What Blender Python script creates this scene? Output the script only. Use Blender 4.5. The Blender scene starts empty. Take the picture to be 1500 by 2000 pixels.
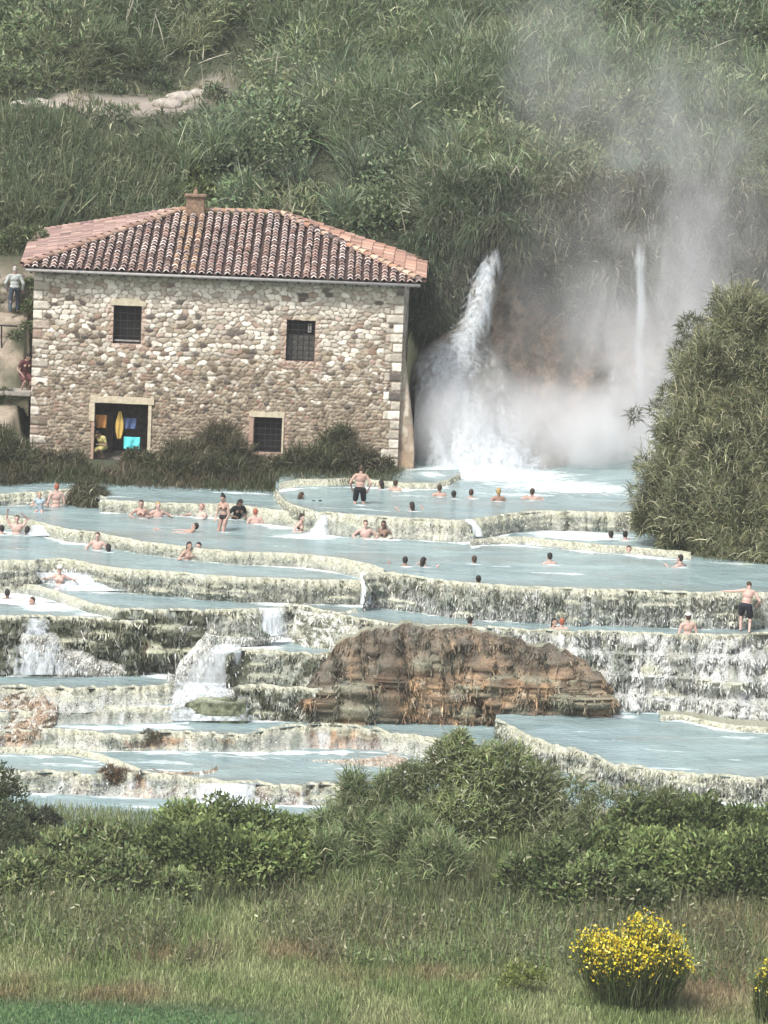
import bpy, bmesh, math, random
import numpy as np
from mathutils import Vector, Matrix

# ------------------------------------------------------------------ camera, world, sun, exposure
SC = bpy.context.scene
COL = SC.collection
R = math.radians
FPX = 8250.0                      # focal length in pixels of the 1500 px wide photograph
CAM = np.array([0.0, 0.0, 21.0])
PITCH, ROLL = R(8.7), R(2.3)
_F = np.array([0, math.cos(PITCH), -math.sin(PITCH)])
_U = np.array([0, math.sin(PITCH), math.cos(PITCH)])
_R = np.array([1.0, 0, 0])
CX = _R * math.cos(ROLL) + _U * math.sin(ROLL)
CY = -_R * math.sin(ROLL) + _U * math.cos(ROLL)
cd = bpy.data.cameras.new('camera')
cd.sensor_fit = 'HORIZONTAL'; cd.sensor_width = 36.0
cd.lens = FPX * 36.0 / 1500.0
cd.clip_start = 1.0; cd.clip_end = 3000.0
cam = bpy.data.objects.new('camera', cd); COL.objects.link(cam)
M = Matrix(((CX[0], CY[0], -_F[0], CAM[0]), (CX[1], CY[1], -_F[1], CAM[1]), (CX[2], CY[2], -_F[2], CAM[2]), (0, 0, 0, 1)))
cam.matrix_world = M
SC.camera = cam

SUN_EL, SUN_AZ = R(52), R(215)    # azimuth of the sun, clockwise from +Y
w = bpy.data.worlds.new('World'); SC.world = w; w.use_nodes = True
nt = w.node_tree; nt.nodes.clear()
wo = nt.nodes.new('ShaderNodeOutputWorld'); bg = nt.nodes.new('ShaderNodeBackground')
sk = nt.nodes.new('ShaderNodeTexSky'); sk.sky_type = 'NISHITA'; sk.sun_disc = False
sk.sun_elevation = SUN_EL; sk.sun_rotation = SUN_AZ
sk.air_density = 1.0; sk.dust_density = 4.0; sk.ozone_density = 0.6
hs = nt.nodes.new('ShaderNodeHueSaturation'); hs.inputs['Saturation'].default_value = 0.6
nt.links.new(sk.outputs[0], hs.inputs['Color']); nt.links.new(hs.outputs[0], bg.inputs[0])
bg.inputs[1].default_value = 0.15
nt.links.new(bg.outputs[0], wo.inputs[0])
ld = bpy.data.lights.new('sun', 'SUN'); ld.energy = 2.4; ld.angle = R(9); ld.color = (1.0, 0.965, 0.91)
sun = bpy.data.objects.new('sun', ld); COL.objects.link(sun)
sd = Vector((math.sin(SUN_AZ) * math.cos(SUN_EL), math.cos(SUN_AZ) * math.cos(SUN_EL), math.sin(SUN_EL)))
sun.rotation_euler = sd.to_track_quat('Z', 'Y').to_euler()
sun.location = (-40, 60, 80)
SC.view_settings.view_transform = 'Standard'; SC.view_settings.look = 'None'
SC.view_settings.exposure = 0.62; SC.view_settings.gamma = 1.0
SC.cycles.max_bounces = 7; SC.cycles.diffuse_bounces = 2; SC.cycles.glossy_bounces = 2
SC.cycles.transparent_max_bounces = 12; SC.cycles.transmission_bounces = 2; SC.cycles.volume_bounces = 3
SC.cycles.use_denoising = True
SC.cycles.volume_step_rate = 1.0; SC.cycles.volume_max_steps = 64

# ------------------------------------------------------------------ projection helpers
def ray(px, py):
    px = np.asarray(px, float); py = np.asarray(py, float)
    return _F + ((px - 750) / FPX)[..., None] * CX - ((py - 1000) / FPX)[..., None] * CY
def Wz(px, py, z):
    d = ray(px, py); t = (np.asarray(z, float) - CAM[2]) / d[..., 2]
    return CAM + t[..., None] * d
def Wy(px, py, Y):
    d = ray(px, py); t = np.asarray(Y, float) / d[..., 1]
    return CAM + t[..., None] * d

# ------------------------------------------------------------------ numpy noise
def _h(ix, iy, iz, s):
    n = (ix * 374761393 + iy * 668265263 + iz * 2147483647 + s * 974634777) & 0xffffffff
    n = ((n ^ (n >> 13)) * 1274126177) & 0xffffffff
    n = ((n ^ (n >> 16)) * 2246822519) & 0xffffffff
    return ((n ^ (n >> 15)) & 0xffffff) / float(0xffffff)
def vnoise(x, y, z=0.0, seed=0):
    x, y, z = np.broadcast_arrays(np.asarray(x, float), np.asarray(y, float), np.asarray(z, float))
    ix, iy, iz = np.floor(x).astype(np.int64), np.floor(y).astype(np.int64), np.floor(z).astype(np.int64)
    fx, fy, fz = x - ix, y - iy, z - iz
    fx, fy, fz = [f * f * (3 - 2 * f) for f in (fx, fy, fz)]
    r = 0
    for a in (0, 1):
        for b in (0, 1):
            for c in (0, 1):
                r = r + _h(ix + a, iy + b, iz + c, seed) * (fx if a else 1 - fx) * (fy if b else 1 - fy) * (fz if c else 1 - fz)
    return r
def fbm(x, y, z=0.0, seed=0, o=4):
    r = 0; a = .5; s = 0; x = np.asarray(x, float); y = np.asarray(y, float); z = np.asarray(z, float)
    for k in range(o):
        x, y, z = x * .80 - y * .48 + z * .36, x * .60 + y * .64 - z * .48, y * .60 + z * .80   # turn the lattice at every octave
        r = r + a * vnoise(x * 2 ** k + 7.3 * k, y * 2 ** k, z * 2 ** k, seed + k); s += a; a *= .5
    return r / s
def ss(a, b, x): t = np.clip((x - a) / (b - a), 0, 1); return t * t * (3 - 2 * t)
def mixc(a, b, t): t = np.asarray(t)[..., None]; return np.asarray(a) * (1 - t) + np.asarray(b) * t

# ------------------------------------------------------------------ object helpers
def tag(o, label=None, cat=None, group=None, kind=None):
    if label: o['label'] = label
    if cat: o['category'] = cat
    if group: o['group'] = group
    if kind: o['kind'] = kind
    return o
def empty(name, loc=(0, 0, 0), rz=0.0):
    o = bpy.data.objects.new(name, None); COL.objects.link(o)
    o.location = loc; o.rotation_euler = (0, 0, rz); o.empty_display_size = .3
    return o
def mesh_np(name, V, Fq, mat, parent=None, col=None, smooth=False, attrs=None, local=True):
    """V (n,3), Fq (m,k) int array; col per vertex (n,3) or per face (m,3). parent: V is in world unless local"""
    V = np.asarray(V, np.float32); Fq = np.asarray(Fq, np.int32)
    me = bpy.data.meshes.new(name)
    n, (m, k) = len(V), Fq.shape
    me.vertices.add(n); me.vertices.foreach_set('co', V.ravel())
    me.loops.add(m * k); me.loops.foreach_set('vertex_index', Fq.ravel())
    me.polygons.add(m); me.polygons.foreach_set('loop_start', np.arange(0, m * k, k, dtype=np.int32))
    me.polygons.foreach_set('use_smooth', np.full(m, smooth, dtype=bool))
    me.update(calc_edges=True)
    if col is not None:
        col = np.asarray(col, np.float32); dom = 'POINT' if len(col) == n else 'FACE'
        if dom == 'FACE':
            a = me.attributes.new('col', 'FLOAT_COLOR', 'FACE')
        else:
            a = me.attributes.new('col', 'FLOAT_COLOR', 'POINT')
        a.data.foreach_set('color', np.concatenate([col, np.ones((len(col), 1), np.float32)], 1).ravel())
    for an, av in (attrs or {}).items():
        a = me.attributes.new(an, 'FLOAT', 'POINT'); a.data.foreach_set('value', np.asarray(av, np.float32).ravel())
    if mat is not None: me.materials.append(mat)
    o = bpy.data.objects.new(name, me); COL.objects.link(o)
    if parent is not None:
        o.parent = parent
        if not local: o.matrix_parent_inverse = parent_matrix(parent).inverted()
    return o
def parent_matrix(p):
    m = Matrix.Translation(p.location) @ p.rotation_euler.to_matrix().to_4x4()
    if p.parent: m = parent_matrix(p.parent) @ p.matrix_parent_inverse @ m
    return m
def grid_faces(nu, nv):
    i = np.arange(nu * nv).reshape(nu, nv)
    return np.stack([i[:-1, :-1], i[1:, :-1], i[1:, 1:], i[:-1, 1:]], -1).reshape(-1, 4)
class MB:
    """collects simple solids into one mesh"""
    def __init__(s): s.bm = bmesh.new()
    def box(s, c, d, rz=0.0, rx=0.0, ry=0.0, bev=0.0):
        g = bmesh.ops.create_cube(s.bm, size=1)['verts']
        mm = Matrix.Translation(c) @ Matrix.Rotation(rz, 4, 'Z') @ Matrix.Rotation(rx, 4, 'X') @ Matrix.Rotation(ry, 4, 'Y') @ Matrix.Diagonal((d[0], d[1], d[2], 1))
        bmesh.ops.transform(s.bm, matrix=mm, verts=g)
        if bev:
            es = list({e for v in g for e in v.link_edges})
            bmesh.ops.bevel(s.bm, geom=es, offset=bev, segments=2, affect='EDGES')
        return s
    def tube(s, a, b, r0, r1=None, n=8):
        a, b = Vector(a), Vector(b); r1 = r0 if r1 is None else r1
        g = bmesh.ops.create_cone(s.bm, cap_ends=True, segments=n, radius1=r0, radius2=r1, depth=(b - a).length)['verts']
        q = (b - a).to_track_quat('Z', 'Y')
        bmesh.ops.transform(s.bm, matrix=Matrix.Translation((a + b) / 2) @ q.to_matrix().to_4x4(), verts=g)
        return s
    def ball(s, c, r, n=2):
        r = (r, r, r) if isinstance(r, (int, float)) else r
        g = bmesh.ops.create_icosphere(s.bm, subdivisions=n, radius=1)['verts']
        bmesh.ops.transform(s.bm, matrix=Matrix.Translation(c) @ Matrix.Diagonal((*r, 1)), verts=g)
        return s
    def build(s, name, mat, parent=None, smooth=False):
        me = bpy.data.meshes.new(name); s.bm.to_mesh(me); s.bm.free()
        if smooth: me.polygons.foreach_set('use_smooth', [True] * len(me.polygons))
        me.materials.append(mat)
        o = bpy.data.objects.new(name, me); COL.objects.link(o)
        if parent is not None: o.parent = parent
        return o

# ------------------------------------------------------------------ materials
def new_mat(name):
    m = bpy.data.materials.new(name); m.use_nodes = True
    t = m.node_tree; t.nodes.clear()
    o = t.nodes.new('ShaderNodeOutputMaterial'); p = t.nodes.new('ShaderNodeBsdfPrincipled')
    t.links.new(p.outputs[0], o.inputs[0])
    return m, t, p, o
def node(t, ty, **kw):
    n = t.nodes.new(ty)
    for k, v in kw.items():
        if k in n.inputs: n.inputs[k].default_value = v
        else: setattr(n, k, v)
    return n
def simple(name, c, rough=.7, var=.25, scale=12.0, bump=.3, bscale=None, spec=.3, metal=0.0):
    m, t, p, o = new_mat(name)
    co = node(t, 'ShaderNodeTexCoord'); nz = node(t, 'ShaderNodeTexNoise', Scale=scale, Detail=5.0)
    t.links.new(co.outputs['Object'], nz.inputs['Vector'])
    rp = node(t, 'ShaderNodeValToRGB'); c = np.array(c)
    rp.color_ramp.elements[0].position = .3; rp.color_ramp.elements[1].position = .7
    rp.color_ramp.elements[0].color = (*np.clip(c * (1 - var), 0, 1), 1); rp.color_ramp.elements[1].color = (*np.clip(c * (1 + var), 0, 1), 1)
    t.links.new(nz.outputs['Fac'], rp.inputs['Fac']); t.links.new(rp.outputs[0], p.inputs['Base Color'])
    p.inputs['Roughness'].default_value = rough; p.inputs['Specular IOR Level'].default_value = spec; p.inputs['Metallic'].default_value = metal
    if bump:
        b = node(t, 'ShaderNodeBump', Strength=bump, Distance=.02)
        n2 = node(t, 'ShaderNodeTexNoise', Scale=bscale or scale * 3, Detail=4.0)
        t.links.new(co.outputs['Object'], n2.inputs['Vector']); t.links.new(n2.outputs['Fac'], b.inputs['Height'])
        t.links.new(b.outputs[0], p.inputs['Normal'])
    return m
def attr_mat(name, rough=.85, nscale=18.0, var=.35, bump=.6, bdist=.04, spec=.2, zs=1.0, translucent=0.0):
    """base colour from the mesh's own 'col' attribute, broken up by fine noise"""
    m, t, p, o = new_mat(name)
    a = node(t, 'ShaderNodeAttribute', attribute_name='col')
    if nscale:
        co = node(t, 'ShaderNodeTexCoord'); mp = node(t, 'ShaderNodeMapping'); mp.inputs['Scale'].default_value = (1, 1, zs)
        t.links.new(co.outputs['Object'], mp.inputs[0])
        nz = node(t, 'ShaderNodeTexNoise', Scale=nscale, Detail=4.0, Roughness=.65); t.links.new(mp.outputs[0], nz.inputs['Vector'])
        mr = node(t, 'ShaderNodeMapRange'); mr.inputs[1].default_value = .25; mr.inputs[2].default_value = .75
        mr.inputs[3].default_value = 1 - var; mr.inputs[4].default_value = 1 + var
        t.links.new(nz.outputs['Fac'], mr.inputs[0])
        mx = node(t, 'ShaderNodeVectorMath', operation='SCALE'); t.links.new(a.outputs['Color'], mx.inputs[0]); t.links.new(mr.outputs[0], mx.inputs['Scale'])
        t.links.new(mx.outputs[0], p.inputs['Base Color'])
        if bump:
            b = node(t, 'ShaderNodeBump', Strength=bump, Distance=bdist); t.links.new(nz.outputs['Fac'], b.inputs['Height']); t.links.new(b.outputs[0], p.inputs['Normal'])
    else:
        t.links.new(a.outputs['Color'], p.inputs['Base Color'])
    p.inputs['Roughness'].default_value = rough; p.inputs['Specular IOR Level'].default_value = spec
    if translucent:
        tr = node(t, 'ShaderNodeBsdfTranslucent'); ms = node(t, 'ShaderNodeMixShader', Fac=translucent)
        t.links.new(a.outputs['Color'], tr.inputs[0]); t.links.new(p.outputs[0], ms.inputs[1]); t.links.new(tr.outputs[0], ms.inputs[2])
        t.links.new(ms.outputs[0], o.inputs[0])
    return m
M_LEAF = attr_mat('leaf', rough=.6, nscale=0, spec=.25, translucent=.3)
M_TRAV = attr_mat('travertine', rough=.6, nscale=15, var=.5, bump=1.0, bdist=.06, spec=.3, zs=.75)
M_STONE = attr_mat('stonework', rough=.9, nscale=14, var=.22, bump=.7, bdist=.02)
M_SOIL = attr_mat('soil', rough=.95, nscale=6, var=.3, bump=.6, bdist=.06)
M_TILE = attr_mat('roof_tile', rough=.85, nscale=20, var=.25, bump=.3, bdist=.01)
M_BARK = simple('bark', (.13, .10, .075), .9, .4, 14)
M_SKIN = [simple('skin%d' % i, c, .5, .14, 9, 0) for i, c in enumerate([(.40, .265, .215), (.29, .185, .14), (.18, .11, .08), (.49, .335, .285)])]

def water_mat():
    m, t, p, o = new_mat('milky_water')
    co = node(t, 'ShaderNodeTexCoord')
    fo = node(t, 'ShaderNodeAttribute', attribute_name='foam'); sh = node(t, 'ShaderNodeAttribute', attribute_name='shallow')
    n1 = node(t, 'ShaderNodeTexNoise', Scale=1.6, Detail=6.0, Roughness=.65, Distortion=.8); mp = node(t, 'ShaderNodeMapping'); mp.inputs['Scale'].default_value = (.28, .6, 1)
    t.links.new(co.outputs['Object'], mp.inputs[0]); t.links.new(mp.outputs[0], n1.inputs['Vector'])
    r1 = node(t, 'ShaderNodeValToRGB'); r1.color_ramp.elements[0].position = .3; r1.color_ramp.elements[1].position = .7
    r1.color_ramp.elements[0].color = (.17, .25, .26, 1); r1.color_ramp.elements[1].color = (.33, .44, .445, 1)
    t.links.new(n1.outputs['Fac'], r1.inputs['Fac'])
    m1 = node(t, 'ShaderNodeMix', data_type='RGBA'); t.links.new(r1.outputs[0], m1.inputs[6]); m1.inputs[7].default_value = (.19, .17, .135, 1)
    t.links.new(sh.outputs['Fac'], m1.inputs[0])
    # foam: attribute thresholded by fine noise stretched along the flow
    n2 = node(t, 'ShaderNodeTexNoise', Scale=6.0, Detail=5.0, Roughness=.6); mp2 = node(t, 'ShaderNodeMapping'); mp2.inputs['Scale'].default_value = (.3, .7, 1)
    t.links.new(co.outputs['Object'], mp2.inputs[0]); t.links.new(mp2.outputs[0], n2.inputs['Vector'])
    ad = node(t, 'ShaderNodeMath', operation='ADD'); t.links.new(fo.outputs['Fac'], ad.inputs[0]); t.links.new(n2.outputs['Fac'], ad.inputs[1])
    mr = node(t, 'ShaderNodeMapRange'); mr.inputs[1].default_value = .72; mr.inputs[2].default_value = 1.12; t.links.new(ad.outputs[0], mr.inputs[0])
    m2 = node(t, 'ShaderNodeMix', data_type='RGBA'); t.links.new(m1.outputs[2], m2.inputs[6]); m2.inputs[7].default_value = (.78, .82, .82, 1)
    t.links.new(mr.outputs[0], m2.inputs[0]); t.links.new(m2.outputs[2], p.inputs['Base Color'])
    ro = node(t, 'ShaderNodeMapRange'); ro.inputs[3].default_value = .16; ro.inputs[4].default_value = .8; t.links.new(mr.outputs[0], ro.inputs[0]); t.links.new(ro.outputs[0], p.inputs['Roughness'])
    p.inputs['IOR'].default_value = 1.33; p.inputs['Specular IOR Level'].default_value = .38
    n3 = node(t, 'ShaderNodeTexNoise', Scale=5.0, Detail=3.0); mp3 = node(t, 'ShaderNodeMapping'); mp3.inputs['Scale'].default_value = (.8, 1.6, 1)
    t.links.new(co.outputs['Object'], mp3.inputs[0]); t.links.new(mp3.outputs[0], n3.inputs['Vector'])
    b = node(t, 'ShaderNodeBump', Strength=.9, Distance=.07); t.links.new(n3.outputs['Fac'], b.inputs['Height']); t.links.new(b.outputs[0], p.inputs['Normal'])
    return m
M_WATER = water_mat()
def fall_mat(name, streak=(4.5, 4.5, .5), lo=.24, hi=.92, amax=.93):
    """falling white water: streaks drawn by noise stretched along the fall, fading at the sheet's edges by the 'edge' attribute"""
    m, t, p, o = new_mat(name)
    co = node(t, 'ShaderNodeTexCoord'); mp = node(t, 'ShaderNodeMapping'); mp.inputs['Scale'].default_value = streak
    t.links.new(co.outputs['Object'], mp.inputs[0])
    nz = node(t, 'ShaderNodeTexNoise', Scale=1.0, Detail=3.5, Roughness=.55, Distortion=.5); t.links.new(mp.outputs[0], nz.inputs['Vector'])
    ea = node(t, 'ShaderNodeAttribute', attribute_name='edge')
    ad = node(t, 'ShaderNodeMath', operation='ADD'); t.links.new(nz.outputs['Fac'], ad.inputs[0]); t.links.new(ea.outputs['Fac'], ad.inputs[1])
    mr = node(t, 'ShaderNodeMapRange'); mr.inputs[1].default_value = lo; mr.inputs[2].default_value = hi; mr.inputs[4].default_value = amax
    t.links.new(ad.outputs[0], mr.inputs[0]); t.links.new(mr.outputs[0], p.inputs['Alpha'])
    p.inputs['Base Color'].default_value = (.60, .66, .70, 1); p.inputs['Roughness'].default_value = .6
    b = node(t, 'ShaderNodeBump', Strength=.35, Distance=.05); t.links.new(nz.outputs['Fac'], b.inputs['Height']); t.links.new(b.outputs[0], p.inputs['Normal'])
    return m
M_FALL = fall_mat('falling_water'); M_TRICKLE = fall_mat('trickling_water', (8, 8, .8), .22, .84, .9)

# ------------------------------------------------------------------ terrain
_yk = [0, 60, 90, 105, 112, 116, 119, 122, 126, 130, 136, 141, 143.5, 146, 150, 152, 157.3, 158.3, 161, 166, 172, 180, 190, 230, 420]
_zl = [-5, -5.6, -5.9, -6.1, -5.3, -5.4, -5.8, -5.4, -4.6, -2.8, -1.9, -.9, -.1, .05, .1, 0.3, 2.4, 2.8, 5.2, 8.3, 10.7, 12.9, 16, 28, 80]
_zr = [-5, -5.6, -5.9, -6.0, -4.8, -4.9, -5.2, -5.2, -4.6, -2.8, -1.9, -1.6, -1.4, -1.2, -1.1, -1.1, -1.1, 6.8, 8.2, 9.9, 11.9, 14.2, 17.2, 28, 80]
_ze = [-5, -5.6, -5.9, -6.1, -5.3, -5.4, -5.8, -5.4, -4.6, -2.8, -1.9, -.9, -.3, .3, 1.8, 4.3, 5.0, 5.2, 6.4, 8.6, 10.7, 12.9, 16, 28, 80]
def ground_z(x, y):
    x = np.asarray(x, float); y = np.asarray(y, float)
    a = np.interp(y, _yk, _zl); b = np.interp(y, _yk, _zr); e = np.interp(y, _yk, _ze)
    t = ss(0.0, 2.2, x); z = a * (1 - t) + b * t
    te = ss(-12.0, -12.6, x); z = z * (1 - te) + e * te
    hill = ss(158, 166, y)
    z = z + hill * ((fbm(x * .16, y * .16, 0, 3, 3) - .5) * 3.2) + hill * ss(170, 180, y) * (vnoise(x * .07, y * .07, 0, 8) - .5) * 3
    z = z + (1 - ss(109, 112, y)) * (fbm(x * .3, y * .3, 0, 5, 3) - .5) * .5
    inside = (x > -13.0) & (x < .9) & (y > 146.5) & (y < 160.5)
    return np.where(inside, np.minimum(z, -.25), z)
def hit(px, py, dz=0.0):
    """where the view ray through a photo pixel meets the ground raised by dz"""
    d = ray(px, py)
    for t in np.arange(85, 320, .2):
        p = CAM + d * t
        if p[2] <= float(ground_z(p[0], p[1])) + dz: return p
    return CAM + d * 200

# ------------------------------------------------------------------ terrain sheet
def build_terrain():
    xs = np.concatenate([np.arange(-300, -40, 20), np.arange(-40, -18, 2), np.arange(-18, 18, .3), np.arange(18, 40, 2), np.arange(40, 301, 20)])
    ys = np.concatenate([np.arange(-60, 80, 10), np.arange(80, 92, 1), np.arange(92, 146, .35), np.arange(146, 166, .2), np.arange(166, 215, .6), np.arange(215, 260, 4), np.arange(260, 901, 40)])
    X, Y = np.meshgrid(xs, ys, indexing='ij'); Z = ground_z(X, Y)
    Z = np.where(Y > 420, 80, Z)
    n = fbm(X * .5, Y * .5, 0, 21); n2 = fbm(X * 2.1, Y * 2.1, 0, 31)
    grass = mixc((.085, .11, .05), (.15, .16, .085), n2)
    grass = mixc(grass, (.17, .10, .075), ss(.5, .62, fbm(X * .35, Y * .5, 0, 77)) * .7)
    hill = mixc((.04, .05, .03), (.075, .08, .05), n)
    wet = mixc((.2, .2, .17), (.3, .29, .25), n)
    C = mixc(grass, wet, ss(114, 117, Y) * ss(16.5, 14.5, np.abs(X))); C = mixc(C, hill, ss(141, 142.5, Y))
    # bare earth path high on the left and the bank beside the mill
    P = (Y > 160) & (X < -6)
    d = np.abs(Y - (173.5 + .55 * (X + 12)))
    C = mixc(C, mixc((.20, .175, .145), (.36, .32, .28), n2), np.where(P, ss(2.4, 1.0, d + (fbm(X * .9, Y * .9, 0, 55, 3) - .5) * 2.5) * ss(-6.5, -8, X), 0))
    C = mixc(C, mixc((.25, .21, .16), (.36, .31, .25), n2), ss(-11.8, -12.3, X) * ss(-17, -15.5, X) * ss(147, 148, Y) * ss(160, 157, Y) * ss(.3, .5, fbm(X * .9, Y * .9, 0, 56, 3)))
    lawn = ss(98.2, 97.2, Y + (X + 6) * .35) * ss(2, -2, X)
    C = mixc(C, (.09, .16, .06), lawn)
    o = mesh_np('terrain', np.stack([X, Y, Z], -1).reshape(-1, 3), grid_faces(*X.shape), M_SOIL, col=C.reshape(-1, 3), smooth=True)
    tag(o, 'grassy and earthy ground rising from meadow to hillside', kind='structure')
build_terrain()

# ------------------------------------------------------------------ travertine terraces
LIP, PALE, GREY, MOSS, BROWN, TAN, WHITE = map(np.array, [(.45, .455, .33), (.42, .42, .36), (.24, .265, .225), (.07, .078, .05), (.15, .105, .068), (.42, .28, .165), (.66, .68, .66)])
WALL_FEET = []
BPOS = [(77, 997, -.6), (110, 969, -.25), (32, 1042, -.95), (3, 1042, -.95), (53, 1044, -.95), (190, 1072, -.95), (211, 1076, -.95), (275, 1009, -.6), (308, 1009, -.6), (385, 1009, -.6), (352, 1037, -.6), (367, 1092, -.95), (389, 1092, -.95), (116, 1130, -1.35), (14, 1168, -1.9), (63, 1180, -1.9), (498, 1021, -.6), (582, 987, -.22), (612, 990, -.22), (626, 990, -.22), (586, 1036, -.6), (744, 953, .0), (772, 957, .0), (804, 996, .0), (858, 968, .0), (886, 971, .0), (920, 971, .0), (973, 977, .0), (1039, 974, .0), (713, 1050, -.6), (748, 1050, -.6), (698, 1117, -.95), (791, 1104, -.6), (827, 1105, -.6), (926, 1099, -.6), (1073, 1100, -.6), (934, 1138, -.6), (1112, 1034, -.6), (1193, 1050, -.6), (1221, 1053, -.6), (1228, 1079, -.6), (1328, 1105, -.6), (918, 1218, -1.65), (1082, 1219, -1.65), (1097, 1221, -1.65), (1343, 1226, -1.65), (702, 984, 0), (1455, 1222, -1.65), (436, 1036, -.6), (462, 1012, -.6)]
def smooth1(a, k=9):
    if len(a) < k * 2: return a
    p = np.pad(a, k, mode='edge'); ker = np.hanning(2 * k + 3)[1:-1]; ker /= ker.sum()
    return np.convolve(p, ker, 'valid')[:len(a)]
def curve(pts, px):
    pts = np.array([p[:2] for p in pts], float)
    return np.interp(px, pts[:, 0], pts[:, 1])
def wall(label, top, bot, zt, zb, moss=.4, brown=0.0, flow=.2, rough=.10, bulge=.08, steps=1, lip=1.0, rows=26, seed=0, lipw=.07, back=.45, name='travertine_terrace', wob=0.0, fringe=1.0, fl=.13, foot=0.0, roll=0.0, bowls=None):
    x0 = max(top[0][0], bot[0][0]); x1 = min(top[-1][0], bot[-1][0])
    px = np.arange(x0, x1 + .1, 1.9); rows = int(np.clip((np.mean([p[2] for p in top if len(p) > 2] or [zt]) - zb) / .036, rows * .6, 90))
    pt = smooth1(curve(top, px)) + (fbm(px * .03, seed, 0, 5) - .5) * 3.5 + (vnoise(px * .13, seed, 0, 6) - .5) * 1.6 + (fbm(px * .045, seed, 3, 8, 3) - .5) * wob * 2; pb = smooth1(curve(bot, px))
    ZT = np.interp(px, [p[0] for p in top], [p[2] if len(p) > 2 else zt for p in top]); ZT = smooth1(ZT) if any(len(p) > 2 for p in top) else ZT
    T = Wz(px, pt, ZT); ZBp = np.interp(px, [p[0] for p in bot], [p[2] if len(p) > 2 else zb for p in bot]); B = Wz(px, pb, ZBp)
    B[:, 1] = np.minimum(B[:, 1], T[:, 1] - .06)
    B[:, 0] = T[:, 0] + (B[:, 0] - T[:, 0]) * .5
    WALL_FEET.append((zb, B[:, :2].copy()))
    tg = np.gradient(T[:, :2], axis=0); tg /= np.linalg.norm(tg, axis=1)[:, None] + 1e-9
    N = np.stack([tg[:, 1], -tg[:, 0]], -1)
    N[:, 1] = -np.abs(N[:, 1]); N = N * .5 + np.array([0, -.5]); N /= np.linalg.norm(N, axis=1)[:, None]
    H = ZT - ZBp
    rowsP = []; tt = []
    for (b, dz) in ((back, -.07), (.2, -.01), (.09, .03), (.02, .035)):
        rowsP.append(np.stack([T[:, 0], T[:, 1] + b, ZT + dz], -1)); tt.append(-1 if b > .1 else 0.0)
    for k in range(1, rows + 1):
        t = k / rows
        if steps == 1: f, g = t ** 1.4, t
        else:
            s = t * steps; i = min(int(s), steps - 1); q = s - i
            f = (i + (ss(.55, 1, q) if i < steps - 1 else q * .5)) / steps; g = (i + ss(0, .75, q)) / steps
        P = T + (B - T) * f; z = ZT + (ZBp - .12 - ZT) * g
        rowsP.append(np.stack([P[:, 0], P[:, 1], z], -1)); tt.append(t)
    G = np.stack(rowsP, 1); tt = np.array(tt)[None, :] * np.ones((len(px), 1))
    u = G[..., 0]; z = G[..., 2]
    flu = fbm(u * 4.5, z * 1.6, seed, 40 + seed, 4); lump = fbm(u * 1.8, z * 2.2, seed, 50 + seed, 4); fine = fbm(u * 8, z * 8, seed, 60, 3)
    hs_ = np.clip(H / .8, .35, 1.6)[:, None]
    disp = (bulge * np.sin(np.clip(tt, 0, 1) * 3.0) * 1.2 + roll * .10 * np.exp(-((tt - .22) / .2) ** 2) + (flu - .45) * rough * 1.6 + (lump - .5) * rough * 2.4 + (fine - .5) * rough * 1.3) * hs_ * ss(0, .12, tt)
    nb = int(len(px) * 1.9 / 62 * (1 if bowls is None else bowls)) if H.mean() > .35 else 0; rb = np.random.default_rng(seed + 300); lipb = np.zeros_like(tt); wetb = np.zeros_like(tt)
    for _ in range(nb):                                   # small scalloped basins standing out of the face
        uc = rb.uniform(u.min(), u.max()); wd_ = rb.uniform(.22, .75); tc = rb.uniform(.18, .78); A_b = rb.uniform(.10, .26) * min(1.3, H.mean())
        cap_ = np.sqrt(np.clip(1 - ((u - uc) / wd_) ** 2, 0, 1)); tcu = tc + .06 * (1 - cap_); k_ = cap_ * ss(tcu - .05, tcu, tt) * np.exp(-np.clip(tt - tcu, 0, 1) / .3)
        disp = disp + A_b * k_; lipb = np.maximum(lipb, cap_ * np.exp(-((tt - tcu) / .035) ** 2)); wetb = np.maximum(wetb, k_ * rb.uniform(.1, .9))
    G[..., 0] += N[:, 0:1] * disp; G[..., 1] += N[:, 1:2] * disp
    G[..., 2] += np.where((tt > .02), (lump - .5) * rough * .5, 0)
    # colour
    a = fbm(u * 2.2, z * 2.6, seed, 70, 4); b2 = fbm(u * 6.5, z * 5.0, seed, 80, 3); c3 = fbm(u * .7, z * .7, seed, 90, 3)
    C = mixc(GREY * .9, PALE, ss(.35, .6, a))
    C = mixc(C, MOSS, ss(.60 - .22 * moss, .72 - .22 * moss, .45 * b2 + .35 * a + .2 * c3) * min(1, moss * 1.7 + .1))
    if brown: 
        bm_ = np.maximum(ss(.75 - .55 * brown, .85 - .55 * brown, c3 * .6 + a * .4), brown >= .9)
        C = mixc(C, mixc(mixc(BROWN, TAN, ss(.42, .6, fbm(u * 1.5, z * 2.2, seed, 95, 4))), PALE * .85, ss(.6, .72, b2) * .6), bm_)
        C = mixc(C, BROWN * .35, bm_ * ss(.5, .66, fbm(u * 7, z * 2.2, seed, 96, 3)) * .8)
        C = mixc(C, mixc(MOSS, GREY * .7, b2), bm_ * ss(.55, .63, fbm(u * 1.1, z * .9, seed, 111, 3)) * .75)
        C = mixc(C, (.13, .12, .095), bm_ * ss(.35, .05, tt + (a - .5) * .5) * .75)
    if flow:
        st = ss(.66 - .3 * flow, .80 - .3 * flow, fbm(u * 5, z * 1.1, seed, 97, 4) * .5 + c3 * .25 + b2 * .25)
        C = mixc(C, WHITE * .85, st * .8)
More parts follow.
